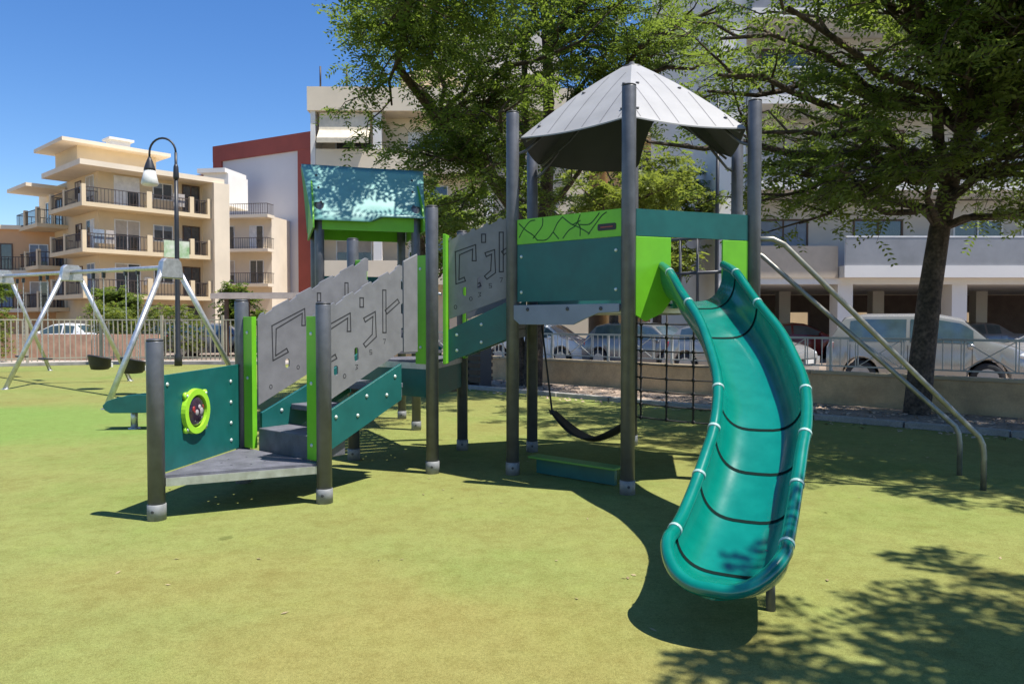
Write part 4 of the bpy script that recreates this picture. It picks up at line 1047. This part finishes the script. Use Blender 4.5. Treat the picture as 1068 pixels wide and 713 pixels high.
# ---- hexagonal roof of six grooved, curved leaves
apex = HC + UZ*3.98
roofo = None
rl_ = []
RT = thing  # (keeps name short)
def roof_leaf(i, arch):
    A_ = HC + (hexp[i]-HC)*.935; C_ = HC + (hexp[(i+1) % 6]-HC)*.935
    b = MB(); n = 14; m_ = 12; g = {}; vs = []; fs = []
    for iu in range(n+1):
        u = iu/n
        for iv in range(m_+1):
            v = iv/m_                                           # 0 at apex, 1 at the eave
            e_ = A_.lerp(C_, u); sagz = 3.18 - .05*math.sin(math.pi*u)
            vv = v
            if arch: vv = v*(1-.50*math.sin(math.pi*min(1,max(0,(u-.06)/.88)))**.6)
            p = Vector((HC.x, HC.y, 0)).lerp(e_, .09+.91*vv)
            z = 3.96 + (sagz-3.96)*vv + .035*math.sin(math.pi*vv) + .02*math.sin(math.pi*u)*vv
            vs.append(Vector((p.x, p.y, z)))
    t = .012
    low = [x - UZ*t for x in vs]; K = m_+1; N = len(vs)
    for iu in range(n):
        for iv in range(m_): fs.append((iu*K+iv, iu*K+iv+1, (iu+1)*K+iv+1, (iu+1)*K+iv))
    bot = [tuple(N+x for x in f)[::-1] for f in fs]; sd = []
    for iu in range(n): sd.append((iu*K+m_, N+iu*K+m_, N+(iu+1)*K+m_, (iu+1)*K+m_)); sd.append((iu*K, (iu+1)*K, N+(iu+1)*K, N+iu*K))
    for iv in range(m_): sd.append((iv, N+iv, N+iv+1, iv+1)); sd.append((n*K+iv, n*K+iv+1, N+n*K+iv+1, N+n*K+iv))
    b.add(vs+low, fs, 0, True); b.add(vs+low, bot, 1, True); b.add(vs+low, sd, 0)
    def surf(u, v):
        fu = u*n; i0 = min(n-1, int(fu)); fv = v*m_; j0 = min(m_-1, int(fv)); a_, c_ = fu-i0, fv-j0
        p = lambda I, J: vs[I*K+J]
        return (p(i0,j0)*(1-a_)*(1-c_) + p(i0+1,j0)*a_*(1-c_) + p(i0,j0+1)*(1-a_)*c_ + p(i0+1,j0+1)*a_*c_)
    if not arch:
        for q in (-.40, -.24, -.08, .08, .24, .40):
            pts = []
            v0 = min(.97, abs(q)/.5+.03)
            for k in range(9):
                v = v0+(.985-v0)*k/8; u = .5+q/max(.09+.91*v, .02)
                if 0 <= u <= 1: pts.append(surf(u, v)+UZ*.0015)
            for k in range(len(pts)-1):
                d = (pts[k+1]-pts[k]).normalized(); s_ = d.cross(UZ).normalized()*.0045; b.add([pts[k]-s_, pts[k+1]-s_, pts[k+1]+s_, pts[k]+s_], [(0,1,2,3)], 2)
        for u, v in ((.07,.88), (.93,.88), (.12,.45), (.88,.45)):
            b.lathe(surf(u, v), [(.018,0), (.018,.01), (0,.014)], 10, mi=2)
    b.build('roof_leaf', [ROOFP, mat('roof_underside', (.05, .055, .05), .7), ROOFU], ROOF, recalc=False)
ROOF = MB(); 
ROOF.lathe(apex+UZ*.0, [(.11,-.06), (.10,-.01), (.04,.01), (.02,.04), (0,.045)], 12)
ROOF = ROOF.build('tower_roof', CAP, PS)
for i in range(6): roof_leaf(i, i == 3)
b = MB()
for p in hexp:                                                   # roof brackets and ribs
    q = HC + (p-HC)*.89; b.tube([p+UZ*3.00, q+UZ*3.06, HC+(p-HC)*.72+UZ*3.26], .014, 7)
    b.tube([HC+(p-HC)*.89+UZ*3.15, HC+(p-HC)*.6+UZ*3.36, HC+(p-HC)*.05+UZ*3.9], .012, 6)
b.build('bracket', POST, ROOF)

# ---- curved sliding bars to the right
for (p, q) in ((PD, Vector((4.05,6.39,0))), (PE, Vector((4.22,7.02,0)))):
    d = (q-p); dn = d.normalized()
    top = p + UZ*2.18
    pts = [top, top+dn*.16, top+dn*.26-UZ*.05]
    lowb = q - dn*.04 + UZ*.46
    for k in range(1, 8): pts.append((top+dn*.26-UZ*.05).lerp(lowb, k/7))
    pts += [q - dn*.01 + UZ*.39, q+UZ*.30, q+UZ*.0]
    b = MB(); b.tube(pts, .024, 12); b.build('sliding_bar', RAILM, PS)
# ---- climbing net between the rear posts
q0, q1 = seg(PFp, PE, .06, LBD-.10)
b = MB()
for k in range(4):
    q = q0.lerp(q1, .05+.90*k/3); b.tube([q+UZ*z for z in (1.57, 1.2, .8, .32)], .011, 6)
for k in range(8):
    z = .34+.155*k; b.tube([q0.lerp(q1, t)+UZ*(z-.012*math.sin(math.pi*t)) for t in (0, .25, .5, .75, 1)], .009, 6)
for k in range(4):
    for j in range(8): b.ball(q0.lerp(q1, .05+.90*k/3)+UZ*(.34+.155*j-.006), .024, n=8)
b.build('climbing_net', ROPE, PS)
# ---- low bench under the tower
a, c = seg(PA, PB, .09, 1.10); ins = Vector((.11,.15,0))
F = Fr(a+ins, c-a)
b = MB(); b.box(F, .02, .99, -.08, .08, .150, .172); bo = b.build('bench_seat', mat('bench_green', (.10, .26, .05), .45), PS, bevel=.006)
b = MB(); b.box(F, .08, .95, -.02, .02, .01, .148); b.build('bench_skirt', TEAL, PS)

# ---- teal roofed hut
hn = Vector((-.30, .954, 0)).normalized(); ht = Vector((.954, .30, 0)).normalized(); hc = Vector((-2.05, 10.35, 0))
hp = {}
for i, j in ((-1,-1), (1,-1), (1,1), (-1,1)):
    p = hc + ht*.62*i + hn*.60*j; hp[(i,j)] = p; post(p, 0, 2.95)
platform([hp[(-1,-1)], hp[(1,-1)], hp[(1,1)], hp[(-1,1)]], 1.35, inset=.02, holes=False)
def slope_panel(side, nm, m):
    # curved slope from ridge down to the eave, with a stepped lower edge like the photo
    pts = []; n = 8; b = MB(); K = 11; vs = []; fs = []
    for i in range(n+1):
        v = i/n; zz = 3.54-.80*v+.05*math.sin(math.pi*v); off = .10+.66*v**1.15
        for k in range(K):
            u = k/(K-1); hw_ = .82-.10*v + 0*u; low = 0
            if i == n: low = -.0 if u < .55 else (.0 + .07)
            p = hc + ht*(-hw_+2*hw_*u) - hn*off*side + UZ*(zz+low); vs.append(p)
    for i in range(n):
        for k in range(K-1): fs.append((i*K+k, i*K+k+1, (i+1)*K+k+1, (i+1)*K+k))
    N = len(vs); lows = [x-UZ*.016 for x in vs]
    b.add(vs+lows, fs+[tuple(N+x for x in f)[::-1] for f in fs], 0, True)
    sd = []
    for k in range(K-1): sd.append((n*K+k, n*K+k+1, N+n*K+k+1, N+n*K+k)); sd.append((k, N+k, N+k+1, k+1))
    for i in range(n): sd.append((i*K, (i+1)*K, N+(i+1)*K, N+i*K)); sd.append((i*K+K-1, N+i*K+K-1, N+(i+1)*K+K-1, (i+1)*K+K-1))
    b.add(vs+lows, sd, 0)
    for i in (2, 4, 6):
        for k in (1, 9): b.lathe(vs[i*K+k]+(-hn*side)*.002, [(.016,0), (.016,.008), (0,.012)], 8, axis=-hn*side+UZ*.8, mi=1)
    b.build(nm, [m, CAP], PS)
slope_panel(1, 'hut_roof', HUTR); slope_panel(-1, 'hut_roof', HUTR)
for sgn in (-1, 1):
    o_ = hc + ht*.70*sgn
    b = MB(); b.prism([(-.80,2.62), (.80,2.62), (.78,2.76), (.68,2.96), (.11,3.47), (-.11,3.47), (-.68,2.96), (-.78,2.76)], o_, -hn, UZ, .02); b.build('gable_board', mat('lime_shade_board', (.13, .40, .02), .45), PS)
b = MB(); b.prism([(-.60,2.62), (.60,2.62), (.60,2.80), (.20,2.80), (.05,2.74), (-.60,2.74)], hc - hn*.64, ht, UZ, .02); b.build('fascia_board', LIME, PS)
b = MB(); b.prism([(-.60,2.62), (.60,2.62), (.60,2.80), (-.60,2.80)], hc + hn*.64, ht, UZ, .02); b.build('fascia_board', LIME, PS)
quad_board(hp[(1,-1)], hp[(1,1)], [(1.38,2.1), (1.38,2.1)], .02, TEAL, 'side_panel')
quad_board(hp[(-1,1)], hp[(1,1)], [(1.38,2.1), (1.38,2.1)], .02, TEAL, 'side_panel')
# bridge from the middle landing to the hut
ma = P6.lerp(P5, .5); mb_ = hc - hn*.62
F = Fr(ma, (mb_-ma)); Lb = (mb_-ma).length
b = MB()
for k in range(9): b.box(F, k*Lb/9+.01, (k+1)*Lb/9-.01, -.38, .38, 1.10+.24*(k/8), 1.13+.24*(k/8))
b.build('bridge_deck', DECK, PS)
for s_ in (-.40, .40):
    q0 = F.p(.12, s_, 0); q1 = F.p(Lb-.12, s_, 0)
    quad_board(q0, q1, [(1.02,1.16), (1.24,1.40)], .02, TEAL, 'stringer')
    b = MB(); b.tube([q0+UZ*1.75, q1+UZ*1.98], .016, 8)
    for k in range(1, 8): q = q0.lerp(q1, k/8); b.tube([q+UZ*(1.1+.24*k/8), q+UZ*(1.75+.23*k/8)], .010, 6)
    b.build('guard_rail', STEEL, PS)
# crawl panel under the landing's hut side, shade put in as black colour
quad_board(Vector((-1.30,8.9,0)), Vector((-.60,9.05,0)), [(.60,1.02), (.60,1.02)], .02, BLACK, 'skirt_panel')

# ---- the slide
CT = [(1.545,6.44,1.62,1.93), (1.56,6.12,1.55,1.84), (1.585,5.80,1.39,1.66), (1.63,5.40,1.17,1.43), (1.615,5.05,.98,1.24), (1.565,4.70,.80,1.055), (1.465,4.40,.62,.87), (1.34,4.15,.46,.70), (1.22,3.92,.335,.55), (1.115,3.72,.255,.445), (1.03,3.56,.205,.39)]
def cr(pts, per):
    out = []
    P_a = [Vector((*p,)) if len(p) == 3 else p for p in pts]
    for i in range(len(pts)-1):
        p0 = pts[max(0,i-1)]; p1 = pts[i]; p2 = pts[i+1]; p3 = pts[min(len(pts)-1,i+2)]
        for k in range(per):
            t = k/per; out.append([.5*((2*p1[j])+(-p0[j]+p2[j])*t+(2*p0[j]-5*p1[j]+4*p2[j]-p3[j])*t*t+(-p0[j]+3*p1[j]-3*p2[j]+p3[j])*t**3) for j in range(len(p1))])
    out.append(list(pts[-1])); return out
st = cr(CT, 6); st = [dict(c=Vector((s_[0], s_[1], 0)), zb=s_[2], zr=s_[3], w=.285, k=0) for s_ in st]
for i_, s_ in enumerate(st): s_['w'] = float(np.interp(i_, [0, 12, 24, 40, 54, 60], [.27, .27, .26, .245, .255, .262]))
st[-1]
dend = (st[-1]['c']-st[-3]['c']).normalized(); LE = .30; cE = st[-1]['c']
for k in range(1, 17):
    th = math.pi/2*k/16*.985; f = math.sin(th)
    st.append(dict(c=cE+dend*LE*f, zb=.205+.012*f, zr=.39+( .250-.39)*f**1.6, w=.262*math.cos(th)**.85+.004, k=1))
def sl_frame(i):
    a_ = st[max(0,i-1)]; c_ = st[min(len(st)-1,i+1)]
    d = (c_['c']-a_['c']) if not st[i]['k'] else dend.copy(); d.normalize(); return d, Vector((d.y, -d.x, 0))    # side: viewer's left when coming down
def profile(i, off=0.):
    """inner U from one rim over the bed to the other, off pushes it outwards"""
    s_ = st[i]; d, sd = sl_frame(i); w_ = s_['w']; H_ = s_['zr']-s_['zb']; pts = []
    for q in range(25):
        x = -1+2*q/24; ax_ = abs(x)
        # superellipse trough
        ang = math.pi/2*(1-ax_) ; 
        xx = math.copysign(math.cos(ang)**.62, x) if ax_ > 1e-6 else 0.
        zz = (1-math.sin(ang)**.9)
        zz = zz**1.0
        pts.append(s_['c'] + sd*xx*(w_+off) + UZ*(s_['zb'] + H_*zz - off*(1-zz*.9)))
    return pts
b = MB(); NS = len(st)
inn = [profile(i) for i in range(NS)]; out = [profile(i, .026 if i < 60 else .026-.020*min(1,(i-60)/12)) for i in range(NS)]; K = 25
fs = [(i*K+j, (i+1)*K+j, (i+1)*K+j+1, i*K+j+1) for i in range(NS-1) for j in range(K-1)]
b.add([p for r_ in inn for p in r_], fs, 0, True)
b.add([p for r_ in out for p in r_], [f[::-1] for f in fs], 0, True)
b.add([*inn[0], *out[0]], [(j, j+1, K+j+1, K+j) for j in range(K-1)], 0)
b.add([*inn[-1], *out[-1]], [(j, K+j, K+j+1, j+1) for j in range(K-1)], 0)
# rolled rims, continuous round the exit lip
left = [inn[i][0]+(inn[i][0]-inn[i][12]).normalized()*.008 for i in range(NS)]; right = [inn[i][-1]+(inn[i][-1]-inn[i][12]).normalized()*.008 for i in range(NS)]
rim = left + right[::-1]
clean = [rim[0]]
for p in rim[1:]:
    if (p-clean[-1]).length > .012: clean.append(p)
b.tube(clean, .034, 14)
for e_ in (clean[0], clean[-1]): b.ball(e_, .034, n=12)
slide = b.build('slide', TEALP, PS, recalc=False)
slide['label'] = 'glossy teal plastic slide curving down from the tower'
SEAM = mat('seam_rubber', (.004, .016, .014), .9, spec=.1); GLARE = mat('rim_glare', (.35, .52, .49), .3, coat=.4)  # collars paler than the slide: glare at the joints put into their colour
for i in (6, 14, 31, 38, 46, 58):
    b = MB()
    r0 = [p + (st[i]['c']+UZ*(st[i]['zr']+.02)-p).normalized()*.003 for p in profile(i)]
    d, sd = sl_frame(i); dz = (inn[min(NS-1,i+1)][12]-inn[max(0,i-1)][12]).normalized()
    r0 = r0[1:-1]; b.add([p-dz*.012 for p in r0]+[p+dz*.012 for p in r0], [(j, j+1, len(r0)+j+1, len(r0)+j) for j in range(len(r0)-1)], 0, True)
    b.build('seam', SEAM, slide, recalc=False)
    for e_, nx in ((left[i], left[min(NS-1,i+1)]), (right[i], right[min(NS-1,i+1)])):
        dd = (nx-e_).normalized(); b = MB(); b.tube([e_-dd*.010, e_+dd*.010], .0375, 16); b.build('glare_collar', GLARE, slide)
b = MB(); b.tube([(1.30,3.72,0), (1.30,3.74,.30)], .024, 10); b.tube([(1.56,5.15,0), (1.66,5.15,.96)], .03, 10); b.build('support_leg', POST, slide)
b = MB(); b.prism([(-.22,1.56), (.22,1.56), (.22,1.62), (-.22,1.62)], (1.56,6.50,0), (.94,.34,0), (0,0,1), .10); b.build('entry_plate', TEALP, slide)

# ---- hammock hanging under the tower
hm = thing('hammock_swing', (.75, 7.45, 0), 'black curved belt hammock hanging under the tower platform', 'hammock')
def cat(a, c, sag, n): a = Vector(a); c = Vector(c); return [a.lerp(c, k/n)-UZ*sag*math.sin(math.pi*k/n) for k in range(n+1)]
pl = cat((.42,7.80,.50), (1.12,7.15,.46), .22, 14); d = Vector((.7,.7,0)).normalized()
b = MB(); wd = [.06+.07*math.sin(math.pi*k/14) for k in range(15)]
vs = [p+d*wd[k]+UZ*.03*abs(wd[k]) for k, p in enumerate(pl)]+[p-UZ*.012 for p in pl]+[p-d*wd[k]+UZ*.03 for k, p in enumerate(pl)]
vt = [x+UZ*.014 for x in vs]
fs = [(r_*15+k, r_*15+k+1, (r_+1)*15+k+1, (r_+1)*15+k) for r_ in (0, 1) for k in range(14)]
b.add(vs+vt, fs+[tuple(45+x for x in f)[::-1] for f in fs]+[(k, 45+k, 46+k, k+1) for k in range(14)]+[(30+k, 31+k, 76+k, 75+k) for k in range(14)], 0, True)
b.build('belt', BLACK, hm)
for e_, tp in ((pl[0], (.30,7.98,1.55)), (pl[-1], (1.10,7.0,1.55))):
    b = MB(); b.tube([e_, Vector(tp)], .011, 6); b.ball(e_, .03, n=8); b.build('rope', ROPE, hm)

# ------------------------------------------------------------------ swing set
SW = thing('swing_set', (-8.2, 15.3, 0), 'galvanised steel swing frame with three A shaped supports at the left', 'swing frame')
frs = [((-6.7,12.3), (-5.42,15.1), (-6.22,13.65)), ((-10.8,15.9), (-9.3,18.2), (-10.0,17.0)), ((-14.9,19.3), (-13.6,22.0), (-13.9,20.5))]
ZT = 2.55; ZTS = (2.43, 2.56, 2.68)
for (nf, ff, tp), ZT in zip(frs, ZTS):
    n_ = Vector((*nf,0)); f_ = Vector((*ff,0)); t_ = Vector((*tp,ZT)); dv = (f_-n_).normalized()
    b = MB(); b.tube([n_, t_-dv*.14+UZ*.02], .05, 12); b.lathe(n_, [(.075,0), (.075,.012), (.05,.013)], 12); b.build('leg', STEEL, SW)
    b = MB(); b.tube([f_, t_+dv*.14+UZ*.02], .05, 12); b.lathe(f_, [(.075,0), (.075,.012), (.05,.013)], 12); b.build('leg', STEEL, SW)
    b = MB(); b.prism([(-.26,-.20), (.26,-.20), (.20,.10), (.14,.16), (-.14,.16), (-.20,.10)], t_, dv, UZ, .13); b.build('bracket', STEEL, SW, bevel=.02)
tops = [Vector((*f[2], z_)) for f, z_ in zip(frs, ZTS)]
for i in range(2):
    b = MB(); b.tube([tops[i], tops[i+1]], .045, 12); b.build('top_beam', STEEL, SW)
def hang(kind, a, label, first=None):
    bd = (tops[1]-tops[0]).normalized(); top_ = a
    return None
bd = (tops[1]-tops[0]).normalized(); bp = Vector((-bd.y, bd.x, 0)); rzb = math.atan2(bd.y, bd.x)
def make_swing(kind, p, label, group):
    ZT = p.z
    t = thing('hanging_swing', (p.x, p.y, .5), label, 'swing', group, rzb); o_ = Vector((p.x, p.y, 0))
    F = Fr(o_, bd); F.n = bp
    if kind == 'flat':
        b = MB(); n = 9
        vs = []; 
        for k in range(n+1):
            s_ = -.25+.5*k/n; z = .52-.012*math.cos(s_*6)
            for x, dz in ((-.09,0), (.09,0), (.09,.035), (-.09,.035)): vs.append(F.p(s_, x, z+dz))
        fs = [(4*k+j, 4*k+(j+1) % 4, 4*k+4+(j+1) % 4, 4*k+4+j) for k in range(n) for j in range(4)]+[(0,1,2,3), (4*n+3,4*n+2,4*n+1,4*n)]
        b.add(vs, fs); b.build('seat', BLACK, t, bevel=.01); zt = .55; hw_ = .23
    else:
        b = MB(); vs = []; K = 16; rows = [(.10,.42), (.17,.43), (.21,.52), (.225,.66), (.24,.68), (.215,.70), (.195,.66), (.17,.54), (.12,.47), (0.01,.46)]
        for r_, z in rows:
            for j in range(K): a_ = 2*math.pi*j/K; vs.append(F.p(r_*1.25*math.cos(a_), r_*.95*math.sin(a_), z+(.05*math.sin(a_) if z > .5 else 0)))
        fs = [(i*K+j, i*K+(j+1) % K, (i+1)*K+(j+1) % K, (i+1)*K+j) for i in range(len(rows)-1) for j in range(K)]+[tuple(range(K))]
        b.add(vs, fs, 0, True); b.build('bucket', BLACK, t); zt = .68; hw_ = .27
        b = MB(); b.box(F, -.09, .09, -.235, -.20, .47, .56); b.build('leg_guard', FRAMEW, t)
    for sg in (-1, 1):
        b = MB(); a0 = F.p(sg*hw_, 0, zt); a1 = F.p(sg*(hw_+.02), 0, ZT-.07); n = 40
        for k in range(n):
            q0 = a0.lerp(a1, k/n); q1 = a0.lerp(a1, (k+1)/n); b.bar(q0, q1, .020 if k % 2 else .009, .009 if k % 2 else .020)
        b.build('chain', STEEL, t); b = MB(); b.box(F, sg*(hw_+.02)-.03, sg*(hw_+.02)+.03, -.03, .03, ZT-.16, ZT-.04); b.build('hanger', CAP, t)
    return t
s1 = make_swing('flat', tops[1].lerp(tops[2], .36), 'black flat swing seat hanging nearer the middle support of the frame', 'flat swing seats')
p = tops[1].lerp(tops[2], .72); copy_thing(s1, (p.x, p.y, .5), rzb, 'black flat swing seat hanging at the far left end of the frame', 'flat swing seats')
s2 = make_swing('bucket', tops[0].lerp(tops[1], .68), 'black bucket swing seat left of the far leg crossing', 'bucket swing seats')
p = tops[0].lerp(tops[1], .34); copy_thing(s2, (p.x, p.y, .5), rzb, 'black bucket swing seat nearest the lamp post and grey post', 'bucket swing seats')

# ------------------------------------------------------------------ teal seesaw behind the near post
ss = thing('seesaw', (-4.75, 10.1, 0), 'low teal rocking board on a short steel post behind the porthole panel', 'seesaw')
F = Fr((-5.45, 10.05), (1, .06)); out_ = [(0,.33), (.03,.27), (.10,.23), (1.9,.23), (1.9,.47), (.42,.47), (.20,.44), (.06,.39)]
for s_ in (-.13, .13):
    b = MB(); b.prism(out_, F.o+F.n*s_, F.u, UZ, .03); b.build('side_board', TEAL, ss, bevel=.006)
b = MB(); b.box(F, .1, 1.85, -.115, .115, .30, .33); b.build('seat', DECK, ss)
for u in (.35, 1.5):
    b = MB(); b.tube([F.p(u, 0, 0), F.p(u, 0, .30)], .045, 12); b.lathe(F.p(u,0,0), [(.08,0), (.08,.012), (.05,.013)], 12); b.build('support', STEEL, ss)

# slatted bin in the strip by the left stem of the central tree
bn = thing('litter_bin', (-.75, 16.3, 0), 'small dark slatted litter bin by the wall left of the forked tree', 'litter bin')
b = MB(); F = Fr((-1.0,16.3), (.73,-.68))
for k in range(5): b.box(F, 0, .42, -.02, .02, .16+.15*k, .25+.15*k); b.box(F, 0, .42, -.40, -.36, .16+.15*k, .25+.15*k)
b.build('slats', mat('dark_wood', (.09, .06, .04), .8), bn)
for u in (.0, .38):
    b = MB(); b.box(F, u, u+.04, -.36, -.02, 0, .9); b.build('post', CAP, bn)
b = MB(); b.box(F, .05, .37, -.34, -.04, .12, .78); b.build('liner', CAP, bn)
